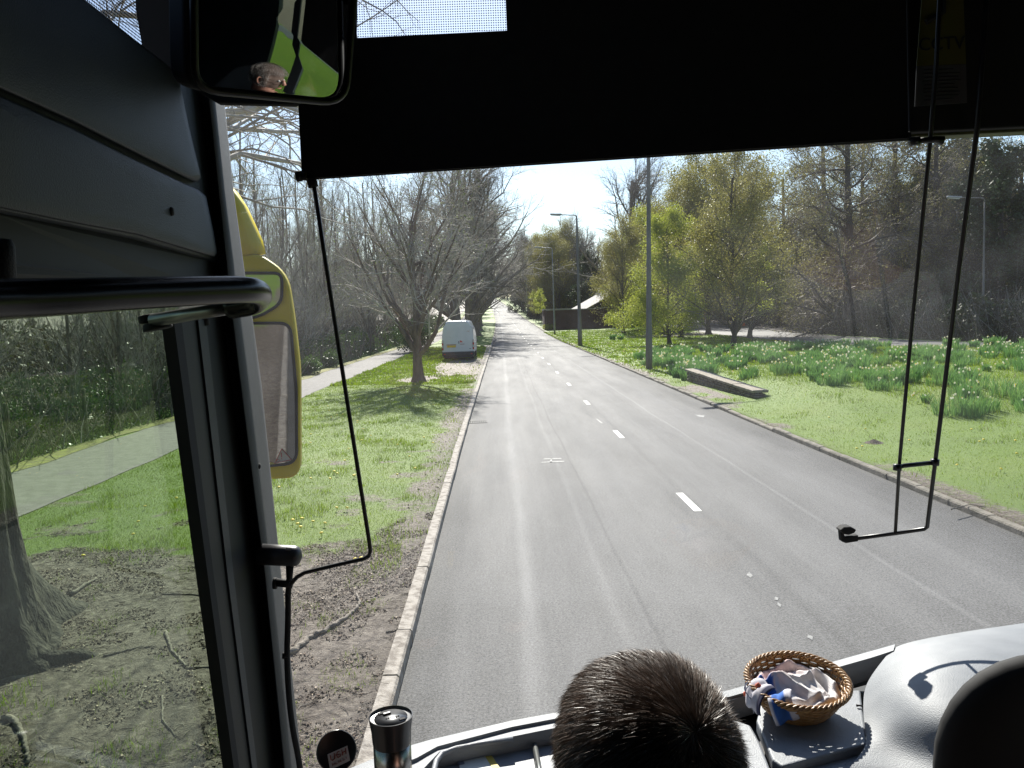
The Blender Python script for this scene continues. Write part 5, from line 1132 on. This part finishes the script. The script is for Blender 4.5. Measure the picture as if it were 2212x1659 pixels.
flat('tray', [(948, 1640), (1106, 1617), (1195, 1607), (1400, 1585), (1560, 1560), (1600, 1660), (1640, 1900), (900, 1950), (922, 1700)], 1.895, M_dash2, bevel=.006)
# rounded frame of the tray at its left end
mb = MB(); mb.tube([VZ(*p, 1.925) for p in [(1108, 1597), (1040, 1607), (985, 1617), (955, 1628), (942, 1645), (934, 1680), (925, 1760)]], [.006]*7, 10); mb.build('tray_rim', M_dash2, dsh, True)
mb = MB(); mb.tube([VZ(1155, 1609, 1.905), VZ(1168, 1680, 1.905), VZ(1176, 1760, 1.905)], .0062, 12); mb.build('tray_divider', M_chrome, dsh, True)
flat('left_panel', [(1480, 1575), (1590, 1555), (1622, 1566), (1641, 1600), (1664, 1659), (1690, 1760), (1480, 1780)], 1.925, M_dash2, th=.03, bevel=.006)
flat('basket_panel', [(1634, 1556), (1648, 1500), (1720, 1492), (1859, 1490), (1862, 1520), (1874, 1606), (1690, 1655), (1668, 1640)], 1.925, M_dash2, th=.03, bevel=.005)
flat('lower_panel', [(1692, 1661), (1876, 1614), (2100, 1640), (2100, 1900), (1720, 1900), (1700, 1720)], 1.905, M_dash2, th=.03, bevel=.012)
mb = MB(); mb.tube([VZ(1850, 1524, 1.93), VZ(1858, 1524, 1.93), VZ(1866, 1526, 1.93)], [.003, .0018, .003], 8); mb.build('hinge_pin', M_black, dsh, True)
# the moulded hump towards the driver
hr = [[(1932, 1395, 1.995), (1990, 1381, 2.02), (2070, 1366, 2.04), (2212, 1346, 2.05), (2330, 1328, 2.05)],
      [(1912, 1420, 1.985), (1966, 1402, 2.03), (2060, 1390, 2.055), (2205, 1375, 2.06), (2330, 1360, 2.06)],
      [(1888, 1450, 1.975), (1950, 1440, 2.03), (2050, 1430, 2.06), (2200, 1420, 2.06), (2330, 1410, 2.06)],
      [(1866, 1485, 1.95), (1942, 1480, 2.02), (2040, 1475, 2.05), (2180, 1470, 2.05), (2330, 1465, 2.05)],
      [(1864, 1530, 1.94), (1944, 1520, 2.0), (2030, 1520, 2.035), (2160, 1520, 2.04), (2330, 1520, 2.04)],
      [(1868, 1570, 1.935), (1942, 1556, 1.975), (2020, 1566, 2.01), (2130, 1575, 2.02), (2330, 1580, 2.02)],
      [(1876, 1606, 1.93), (1925, 1590, 1.945), (2000, 1610, 1.965), (2110, 1630, 1.98), (2330, 1640, 1.98)],
      [(1850, 1640, 1.92), (1930, 1632, 1.925), (1995, 1650, 1.935), (2080, 1680, 1.94), (2330, 1700, 1.95)],
      [(1810, 1690, 1.91), (1930, 1690, 1.915), (1995, 1720, 1.92), (2080, 1750, 1.93), (2330, 1780, 1.94)]]
hr = [row+[(2900, row[-1][1]-20, row[-1][2]), (3100, row[-1][1]-10, row[-1][2]-.05)] for row in hr]
mb = MB(); mb.grid([[VZ(*p) for p in r] for r in hr]+[[VZ(*p)+Vector((0, 0, -.1)) for p in hr[-1]]]); edge = [VZ(*r[0]) for r in hr]; mb.grid([edge, [p+Vector((0, 0, -.09)) for p in edge]]); fe_ = [VZ(*p) for p in hr[0]]; mb.grid([[p+Vector((0, .03, -.1)) for p in fe_], fe_])
hump = mb.build('instrument_hump', M_dash, dsh, True, sub=2)
# white card lying in the tray
card = tag(None, None) if False else None
mb = MB(); mb.slab([VZ(*p, 1.8975) for p in [(988, 1640), (1062, 1632), (1100, 1690), (1010, 1720)]], (0, 0, .0008)); cardo = mb.build('paper_card', mat('white_card', (.8, .8, .76), .6, (.75, .74, .68), 8, 3)); tag(cardo, 'white and yellow card lying in the dashboard tray', 'card')
mb = MB(); mb.slab([VZ(*p, 1.8990) for p in [(1048, 1634), (1062, 1632), (1100, 1690), (1086, 1695)]], (0, 0, .0004)); mb.build('yellow_stripe', mat('card_yellow', (.8, .6, .1), .6), cardo)
mb = MB(); mb.slab([VZ(*p, 1.8990) for p in [(985, 1642), (999, 1640), (1004, 1650), (992, 1653)]], (0, 0, .0004)); mb.build('print_mark', mat('card_grey', (.25, .25, .3), .6), cardo)
# seat in front on the right (black rounded top)
c_ = V(2262, 1650, 1.20); st = empty('driver_seat', (c_.x, c_.y, 1.08), 'black rounded seat back filling the bottom right corner', 'seat')
mb = MB(); rows_ = []
for ph in np.linspace(-math.pi/2, math.pi/2, 15):
    row = []
    for th_ in np.linspace(0, 2*math.pi, 33):
        cx_ = abs(math.cos(th_))**.9*math.copysign(1, math.cos(th_)); sx_ = abs(math.sin(th_))**.9*math.copysign(1, math.sin(th_)); cp_ = math.cos(ph)**.75
        row.append((.176*cx_*cp_, .055*math.sin(ph), c_.z-1.08+.176*sx_*cp_))
    rows_.append(row)
mb.grid(rows_); mb.build('headrest', M_black, st, True)
mb = MB(); mb.box((.02, 0, .62), (.40, .10, .62)); mb.build('backrest', M_black, st, bevel=.045, seg=4)
mb = MB(); mb.box((.02, -.22, .32), (.42, .46, .12)); mb.build('cushion', M_black, st, bevel=.04, seg=4)
mb = MB(); mb.box((.02, -.2, .13), (.25, .3, .26)); mb.build('pedestal', M_trimdk, st, bevel=.02)

# ------------------------------------------------------------------ things on the dashboard
# microphone on its stem by the pillar
mi_ = empty('microphone', tuple(VX(600, 1690, -.36)), 'black microphone on a bent stem beside the windscreen pillar', 'microphone')
def loc(o, p): return Vector(p)-Vector(o.location)
MYY = 1.66
mb = MB(); a = V(560, 1197, MYY); ax = (V(650, 1202, MYY)-a); r_ = .0215
mb.tube([a, a+ax*.55, a+ax*.84, a+ax*.93, a+ax*.99, a+ax*1.03], [r_, r_, r_, r_*.9, r_*.6, r_*.12], 22)
mb.v = [tuple(loc(mi_, p)) for p in mb.v]; hd_ = mb.build('head', mat('satin_black', (.03, .03, .032), .4, (.04, .04, .043), 8, 3), mi_, True)
mb = MB()
for k in range(4): p = a+ax*(.70+.035*k)+Vector((0, -.010, .0195)); mb.tube([p, p+Vector((0, -.006, -.004))], .0012, 6)
mb.v = [tuple(loc(mi_, p)) for p in mb.v]; mb.build('grille_slots', M_black, hd_)
mb = MB(); mb.tube([V(626, 1222, MYY), V(625, 1250, MYY), V(622, 1290, MYY)], [.0085, .0065, .006], 12); mb.tube([V(597, 1258, MYY), V(632, 1262, MYY)], .0085, 12); mb.tube([V(591, 1260, MYY), V(598, 1260, MYY)], .012, 12)
mb.v = [tuple(loc(mi_, p)) for p in mb.v]; mb.build('stem', M_black, mi_, True)
mb = MB(); mb.tube([V(611, 1416, MYY+.0), V(622, 1416, MYY)], .007, 10); mb.v = [tuple(loc(mi_, p)) for p in mb.v]; mb.build('cable_clip', M_black, mi_, True)
mb = MB(); mb.tube(smoothpts([V(622, 1280, MYY), V(622, 1340, MYY), V(620, 1420, MYY), V(624, 1500, MYY), V(632, 1570, MYY), V(645, 1640, MYY), V(656, 1720, MYY), V(664, 1800, MYY)]), .0062, 12)
mb.v = [tuple(loc(mi_, p)) for p in mb.v]; mb.build('cable', M_black, mi_, True)
# round black disc with a handwritten label
dc = V(727, 1622, 1.22); dn_ = (Vector((0.28, -1, .62))).normalized(); ds = empty('suction_disc', tuple(dc), 'round black disc with a handwritten white label on the dashboard', 'disc')
Mq = dn_.to_track_quat('Z', 'Y').to_matrix()
mb = MB(); mb.lathe([(.0265, -.010), (.0305, -.008), (.0305, .002), (.029, .004), (.0275, .003), (.001, .002)], (0, 0, 0), 36, M=Mq); mb.build('disc', M_rod, ds, True, bevel=.0006)
mb = MB(); mb.tube([(0, 0, 0), Vector((.0, .02, -.06)), Vector((0, .03, -.16))], [.008, .007, .007], 12); mb.build('stalk', M_black, ds, True)
lb = [onplane(a, b, dc, dn_, .0046)-dc for a, b in [(707, 1630), (750, 1611), (756, 1643), (713, 1664)]]
mb = MB(); mb.slab(lb, -dn_*.001); lo = mb.build('paper_label', mat('label_paper', (.62, .6, .6), .7), ds)
M_redink = mat('red_ink', (.32, .05, .03), .6)
def on_lab(s, t): # s along, t up
    a, b, c, d = lb[3], lb[2], lb[1], lb[0]; return (a*(1-s)+b*s)*(1-t)+(d*(1-s)+c*s)*t
def pen(strokes, r, par):
    mb = MB()
    for st_ in strokes: mb.tube([on_lab(s, t)+dn_*.0006 for s, t in st_], r, 5)
    return mb.build('handwriting', M_redink, par)
pen([[(.12, .88), (.12, .58), (.2, .5), (.30, .56), (.32, .9)], [(.58, .86), (.48, .88), (.42, .7), (.46, .52), (.58, .54), (.60, .68), (.52, .68)], [(.70, .52), (.70, .9)], [(.86, .5), (.88, .92)], [(.70, .7), (.87, .72)]], .0007, lo)
pen([[(.14, .34), (.14, .18), (.2, .24), (.14, .34)], [(.26, .3), (.26, .18)], [(.33, .32), (.31, .18), (.38, .2)], [(.45, .34), (.47, .18)], [(.55, .34), (.53, .2), (.6, .2)], [(.68, .36), (.68, .2), (.76, .22)], [(.83, .36), (.85, .22)]], .0004, lo)
# travel mug
mcx = V(844, 1546, 1.37); mg_ = empty('travel_mug', (mcx.x, mcx.y, mcx.z-.19), 'stainless steel travel mug with a black lid on the dashboard', 'mug')
M_steel = mat('brushed_steel', (.42, .41, .40), .26, (.34, .33, .32), 4, 3, metal=1., stretch=(1, 1, .05)); M_lid = mat('black_lid', (.03, .03, .033), .32, (.036, .036, .04), 10, 3, coat=.2)
mb = MB(); mb.lathe([(.028, 0), (.030, .004), (.0325, .10), (.0325, .150)], (0, 0, 0), 40); mb.build('steel_body', M_steel, mg_, True)
mb = MB(); mb.lathe([(.0325, .140), (.0335, .146), (.0345, .165), (.0378, .187), (.0380, .190), (.0365, .1905), (.0355, .1865), (.0335, .1860), (.001, .1862)], (0, 0, 0), 44); lid = mb.build('lid', M_lid, mg_, True); ed = lid.modifiers.new('e', 'EDGE_SPLIT'); ed.split_angle = R(35)
mb = MB(); mb.lathe([(.029, .1862), (.0285, .1878), (.001, .1882)], (0, 0, 0), 36); mb.build('lid_plate', M_lid, lid, True)
mb = MB(); mb.box((-.016, .014, .1885), (.016, .006, .002), rz=.5); mb.box((.021, -.010, .1885), (.010, .006, .002), rz=.5); mb.build('drink_slots', M_black, lid)
mb = MB(); mb.box((-.008, .010, .1895), (.014, .006, .003), rz=.5); mb.build('slider', M_lid, lid, bevel=.001)
text_part('embossed_name', 'contigo', .0085, M_black, Matrix.Translation((.003, -.002, .1884)) @ Matrix.Rotation(.38, 4, 'Z'), lid)
# basket with cloth
bc = V(1718, 1490, 1.80); BZ0 = 1.928
bk = empty('wicker_basket', (bc.x, bc.y, BZ0), 'round wicker basket holding a crumpled cloth on the dashboard', 'basket')
M_wick = mat('wicker_cane', (.42, .24, .085), .42, (.27, .13, .04), 60, 4, .3, 200, coat=.3)
RX, RY, HB = .107, .100, .072
tilt = Matrix.Rotation(R(10), 3, 'X')
mb = MB()
for lv in range(13):
    t = lv/12; s = .60+.40*t**.7; z = .004+HB*t*.92; n = 64; pts = []
    for k in range(n): a = 2*math.pi*k/n; w_ = 1+.022*math.sin(a*16+(lv % 2)*math.pi); pts.append(tilt @ Vector((RX*s*w_*math.cos(a), RY*s*w_*math.sin(a), z)))
    mb.tube(pts, .0030, 6, closed=True)
mb.build('woven_side', M_wick, bk, True)
mb = MB()
for k in range(32): a = 2*math.pi*k/32; mb.tube([tilt @ Vector((RX*(.60+.40*t**.7)*math.cos(a), RY*(.60+.40*t**.7)*math.sin(a), .002+HB*t)) for t in (0, .3, .6, 1)], .0026, 5)
mb.build('stakes', M_wick, bk, True)
mb = MB()
for ph in range(4):
    pts = []
    for k in range(120): a = 2*math.pi*k/120; q = a*14+ph*math.pi/2; pts.append(tilt @ Vector(((RX+.004+.0055*math.cos(q))*math.cos(a), (RY+.004+.0055*math.cos(q))*math.sin(a), HB+.004+.0055*math.sin(q))))
    mb.tube(pts, .0030, 6, closed=True)
mb.build('braided_rim', M_wick, bk, True)
mb = MB(); mb.lathe([(.001, .001), (.062, .001), (.062, .006), (.001, .006)], (0, 0, 0), 30); mb.build('base', M_wick, bk)
# cloth
M_towel = bpy.data.materials.new('towel'); M_towel.use_nodes = True
def towel_mat(m):
    n = m.node_tree.nodes; l = m.node_tree.links; p = n['Principled BSDF']; p.inputs['Roughness'].default_value = .95
    at = n.new('ShaderNodeAttribute'); at.attribute_name = 'col'; tc = n.new('ShaderNodeTexCoord')
    t = n.new('ShaderNodeTexNoise'); t.inputs['Scale'].default_value = 45; t.inputs['Detail'].default_value = 5; l.new(tc.outputs['Object'], t.inputs['Vector'])
    t2 = n.new('ShaderNodeTexWave'); t2.inputs['Scale'].default_value = 220; l.new(tc.outputs['Object'], t2.inputs['Vector'])
    mx = n.new('ShaderNodeMix'); mx.data_type = 'RGBA'; mx.blend_type = 'MULTIPLY'; mx.inputs[0].default_value = .35; r = n.new('ShaderNodeValToRGB'); r.color_ramp.elements[0].position = .35; r.color_ramp.elements[0].color = (.55, .5, .5, 1); r.color_ramp.elements[1].position = .6
    l.new(t.outputs[0], r.inputs[0]); l.new(at.outputs['Color'], mx.inputs[6]); l.new(r.outputs[0], mx.inputs[7]); l.new(mx.outputs[2], p.inputs['Base Color'])
    b = n.new('ShaderNodeBump'); b.inputs['Strength'].default_value = .5; b.inputs['Distance'].default_value = .0006; l.new(t2.outputs[0], b.inputs['Height']); l.new(b.outputs[0], p.inputs['Normal'])
towel_mat(M_towel)
NR, NA = 26, 90; g = np.random.default_rng(4); vv = []; cc = []
for i_ in range(NR):
    for k in range(NA):
        a = 2*math.pi*k/NA; s = (i_/(NR-1)); r = s*.098; x, y = r*math.cos(a), r*math.sin(a)*.93
        w1 = 1-abs(math.sin(x*16+y*30+.5*math.sin(x*45)+.6)); w2 = 1-abs(math.sin(y*42-x*14+.7*math.sin(x*38+1)+2.0))
        z = .046+.018*(1-s**2)+(.017*w1**1.5+.015*w2**2)*(1-s**6)+.0015*math.sin(x*260+y*150)
        z += .016*math.exp(-((s-.86)/.10)**2)*(.7+.3*math.sin(a*5+1))-.030*math.exp(-((s-.70)/.07)**2)*(.6+.4*math.sin(a*2+.5))
        if s > .95: z = min(z, .068)
        p = tilt @ Vector((x, y, z)); vv.append(p); pink = max(0, min(1, (-x*6+y*9)*1.2)); col = np.array([.80, .77, .76])*(1-pink)+np.array([.76, .56, .54])*pink
        if -.088 < x < -.052 and y < .022: col = np.array([.05, .16, .52])
        elif abs(x+.045) < .004 and y < .02: col = np.array([.55, .62, .75])
        cc.append((*col, 1))
fs = np.array([(i_*NA+k, i_*NA+(k+1) % NA, (i_+1)*NA+(k+1) % NA, (i_+1)*NA+k) for i_ in range(NR-1) for k in range(NA)])
cme = np_mesh('cloth', np.array([tuple(v) for v in vv]), fs, True); ca = cme.color_attributes.new('col', 'FLOAT_COLOR', 'POINT'); ca.data.foreach_set('color', np.array(cc, dtype=np.float32).ravel())
cl = empty('cloth', (bc.x, bc.y, BZ0), 'crumpled white and blue striped cloth lying in the basket', 'cloth'); link('folds', cme, cl, [M_towel])
# overhanging corner: blue stripe + white hem draped over the rim
def drape(name, path, wv, cols):
    mb = MB(); rows_ = []
    for s in np.linspace(0, 1, 12): 
        q = path(s); rows_.append([q+Vector(wv)*(t-.5)+Vector((0, 0, .003*math.sin(t*9+s*4)))-Vector((0, .004*math.sin(t*7), 0)) for t in np.linspace(0, 1, 14)])
    mb.grid(rows_); me = bpy.data.meshes.new(name); me.from_pydata([tuple(v) for v in mb.v], [], mb.f); me.shade_smooth(); o = link(name, me, cl, [M_towel]); ca = me.color_attributes.new('col', 'FLOAT_COLOR', 'POINT')
    ca.data.foreach_set('color', np.array([(*cols((i_ % 14)/13), 1) for i_ in range(len(mb.v))], dtype=np.float32).ravel()); md = o.modifiers.new('s', 'SOLIDIFY'); md.thickness = .002
def bez(a, b, c, d): return lambda s: Vector(a)*(1-s)**3+Vector(b)*3*s*(1-s)**2+Vector(c)*3*s*s*(1-s)+Vector(d)*s**3
drape('blue_drape', bez((-.055, -.055, .066), (-.070, -.088, .076), (-.072, -.106, .066), (-.052, -.098, .024)), (.052, .004, .010), lambda t: (.05, .16, .52) if .12 < t < .7 else (.7, .68, .74))
drape('hem_drape', bez((-.070, -.02, .072), (-.100, -.045, .084), (-.122, -.062, .07), (-.118, -.070, .038)), (.016, -.046, -.004), lambda t: (.66, .64, .70) if t < .82 else (.05, .05, .10))
mb = MB()
for k, (ax_, ay_) in enumerate([(-.108, -.004), (-.112, -.018), (-.118, -.030), (-.120, -.045)]):
    mb.tube(smoothpts([Vector((ax_, ay_, .082)), Vector((ax_-.010, ay_-.006, .072)), Vector((ax_-.010+.004*k, ay_-.016, .052)), Vector((ax_+.002, ay_-.024, .030))]), .0013, 5)
mb.build('fringe', mat('fringe_yarn', (.5, .52, .62), .9), cl)
mb = MB()
for c0 in ((-.122, -.030, .056), (-.098, -.040, .078)): mb.lathe([(.001, -.007), (.006, -.004), (.007, .002), (.001, .008)], c0, 9)
mb.build('orange_beads', mat('orange_yarn', (.75, .16, .08), .7), cl, True)

# ------------------------------------------------------------------ people
M_skin = mat('skin', (.50, .27, .20), .5, (.42, .21, .155), 12, 4, .15, 120); M_hair = mat('dark_brown_hair', (.16, .115, .092), .5, (.21, .155, .125), 14, 2, spec=.3); M_hairg = mat('grey_hair', (.34, .31, .29), .4, (.22, .20, .19), 20, 2, spec=.6); M_hairw = mat('white_grey_hair', (.45, .43, .42), .4, (.33, .31, .30), 20, 2)
def skin(name, chain_verts, edges, radii, m, parent, root=0):
    me = bpy.data.meshes.new(name); me.from_pydata([tuple(v) for v in chain_verts], edges, []); o = link(name, me, parent, [m])
    sk_ = o.modifiers.new('skin', 'SKIN'); sk_.use_smooth_shade = True
    for i_, r in enumerate(radii): me.skin_vertices[0].data[i_].radius = r if isinstance(r, tuple) else (r, r); 
    me.skin_vertices[0].data[root].use_root = True
    s2 = o.modifiers.new('sub', 'SUBSURF'); s2.levels = 2; s2.render_levels = 2; return o
def person(name, hx, hy, hz, label, hairm, greyshare, shirt, n_strand, face=False, yaw=0):
    """seated figure, head centre at (hx,hy,hz), facing +Y turned by yaw"""
    t = empty(name, (hx, hy, hz), label, 'person', None, yaw)
    v = [(0, .0, -.80), (0, -.02, -.62), (0, -.03, -.42), (0, -.02, -.25), (0, -.012, -.15), (0, .0, -.07), (0, .004, .0), (0, .004, .055)]
    r = [(.15, .12), (.15, .12), (.17, .12), (.085, .075), (.058, .06), (.066, .076), (.074, .09), (.058, .07)]
    e = [(i_, i_+1) for i_ in range(7)]
    for sx in (-1, 1):
        b = len(v); v += [(sx*.18, -.03, -.36), (sx*.23, .02, -.62), (sx*.20, .28, -.66), (sx*.19, .34, -.655)]; r += [(.062, .062), (.048, .048), (.030, .030), (.024, .036)]; e += [(2, b), (b, b+1), (b+1, b+2), (b+2, b+3)]
        for f_, (dx, L_) in enumerate(((-.030, .062), (-.010, .075), (.010, .070), (.028, .055))):
            c = len(v); v += [(sx*.19+dx, .375, -.655), (sx*.19+dx*1.1, .375+L_*.5, -.668), (sx*.19+dx*1.1, .375+L_*.8, -.695)]; r += [.0095, .0085, .007]; e += [(b+3, c), (c, c+1), (c+1, c+2)]
        c = len(v); v += [(sx*.19-sx*.038, .345, -.665), (sx*.19-sx*.055, .375, -.685)]; r += [.011, .009]; e += [(b+3, c), (c, c+1)]
        b = len(v); v += [(sx*.10, .06, -.84), (sx*.14, .42, -.80), (sx*.14, .46, -1.10), (sx*.14, .50, -1.22)]; r += [.085, .065, .05, .045]; e += [(0, b), (b, b+1), (b+1, b+2), (b+2, b+3)]
    skin('body', v, e, r, M_skin, t)
    v2 = v[:4]; r2 = [(.17, .14), (.17, .14), (.185, .135), (.095, .085)]; e2 = [(0, 1), (1, 2), (2, 3)]
    for sx in (-1, 1): b = len(v2); v2 += [(sx*.18, -.03, -.36), (sx*.23, .02, -.62), (sx*.205, .24, -.655)]; r2 += [.074, .058, .042]; e2 += [(2, b), (b, b+1), (b+1, b+2)]
    skin('jacket', v2, e2, r2, shirt, t)
    v3 = [v[0]]+[]; r3 = [(.17, .14)]; e3 = []
    for sx in (-1, 1): b = len(v3); v3 += [(sx*.10, .06, -.84), (sx*.14, .42, -.80), (sx*.14, .46, -1.10), (sx*.14, .48, -1.20)]; r3 += [.095, .075, .06, .06]; e3 += [(0, b), (b, b+1), (b+1, b+2), (b+2, b+3)]
    skin('trousers', v3, e3, r3, mat(name+'_trousers', (.02, .022, .03), .9), t)
    # hair: a close cap and strands
    g = np.random.default_rng(31); A, B, Cc = .0895, .107, .110; top = np.array([0, .004, -.004])
    mb = MB(); rows_ = []
    for ph in np.linspace(-.62, math.pi/2, 16):
        row = []
        for th_ in np.linspace(0, 2*math.pi, 37):
            x, y, z = math.cos(ph)*math.cos(th_), math.cos(ph)*math.sin(th_), math.sin(ph)
            k = 1.0 if y < .35 else (1.0 if z > .45 else .86)
            row.append((A*.97*x*k, .004+B*.97*y*k, Cc*.97*z))
        rows_.append(row)
    mb.grid(rows_); capm = mb.build('hair', mat(name+'_scalp', (.13, .085, .068), .8, (.09, .06, .048), 30, 3), t, True)
    n = n_strand; u = norm(g.normal(size=(n*2, 3))); keep = (u[:, 2] > -.55) & ~((u[:, 1] > .38) & (u[:, 2] < .5)); u = u[keep][:n]; n = len(u)
    # squarer skull
    bx = (np.abs(u)**2.5).sum(1)**(1/2.5); u = u/bx[:, None]; base = u*np.array([A, B, Cc])*.985+np.array([0, .004, 0])
    N_ = norm(u/np.array([A, B, Cc])); wh = np.array([.35, -.62, .70]); wh = wh/np.linalg.norm(wh)
    away = base/np.array([A, B, Cc])-wh; flow = norm(away-N_*(away*N_).sum(1, keepdims=True)); sw = np.cross(N_, flow)
    d0 = norm(flow*1.0+N_*.27+sw*.3+g.normal(size=(n, 3))*.17); clump = np.stack([np.sin(base[:, 0]*260+base[:, 1]*90), np.cos(base[:, 1]*240), np.sin(base[:, 2]*200+base[:, 0]*150)], -1)*.09; d0 = norm(d0+clump)
    L_ = g.uniform(.012, .027, n)*np.where(u[:, 2] < .1, .62, 1.0); side = norm(np.cross(d0, g.normal(size=(n, 3)))); w_ = .00021*g.uniform(.7, 1.5, n)
    p1 = base+d0*(L_*.5)[:, None]; d1 = norm(d0+flow*.45-np.array([0, 0, .15])); p2 = p1+d1*(L_*.5)[:, None]
    vt = np.stack([base-side*w_[:, None], base+side*w_[:, None], p1+side*(w_*.8)[:, None], p1-side*(w_*.8)[:, None], p2], 1).reshape(-1, 3); bi = np.arange(n)[:, None]*5
    mi = (g.random(n) < greyshare).astype(int)
    me = np_mesh('hair_strands', vt, [bi+np.array([[0, 1, 2, 3]]), bi+np.array([[3, 2, 4]])], True, np.concatenate([mi, mi])); link('hair_strands', me, capm, [hairm, M_hairg])
    for sx in (-1, 1):
        mb = MB(); mb.tube([(sx*.078, .0, -.045), (sx*.090, -.006, -.035), (sx*.095, -.012, -.010), (sx*.092, -.004, .008), (sx*.084, .008, .006), (sx*.082, .008, -.02)], [.006, .007, .006, .006, .005, .004], 8); mb.build('ear', M_skin, t, True)
    if face:
        mb = MB(); mb.tube([(0, .098, .018), (0, .112, -.012), (0, .104, -.022)], [.008, .013, .008], 8); mb.build('nose', M_skin, t, True)
        mb = MB(); mb.tube([(-.024, .092, -.052), (0, .099, -.050), (.024, .092, -.052)], [.003, .005, .003], 6); mb.build('mouth', mat('lips', (.4, .15, .12), .5), t, True)
        for sx in (-1, 1):
            mb = MB(); mb.lathe([(.001, -.010), (.010, 0), (.001, .010)], (sx*.030, .086, .010), 12); mb.build('eye', mat('eye_white', (.7, .7, .68), .2), t, True)
            mb = MB(); mb.tube([(sx*.030+.019*math.cos(a), .106, .010+.014*math.sin(a)) for a in np.linspace(0, 5.7, 12)], .0014, 5, closed=True); mb.tube([(sx*.049, .106, .014), (sx*.084, .06, .014), (sx*.088, .0, .004)], .0013, 5); mb.build('glasses', M_rod, t, True)
    return t
hc = V(1400, 1628, .80)
person('person', hc.x, hc.y, hc.z-.022, 'person with short dark greying hair seated in front, seen from behind', M_hair, .30, mat('dark_jacket', (.02, .022, .026), .9), 105000)
person('person', 1.42, .42, 2.60, 'grey haired driver in glasses, seen only in the mirror', M_hairw, .6, mat('white_shirt', (.6, .6, .6), .8), 9000, True, yaw=.1)
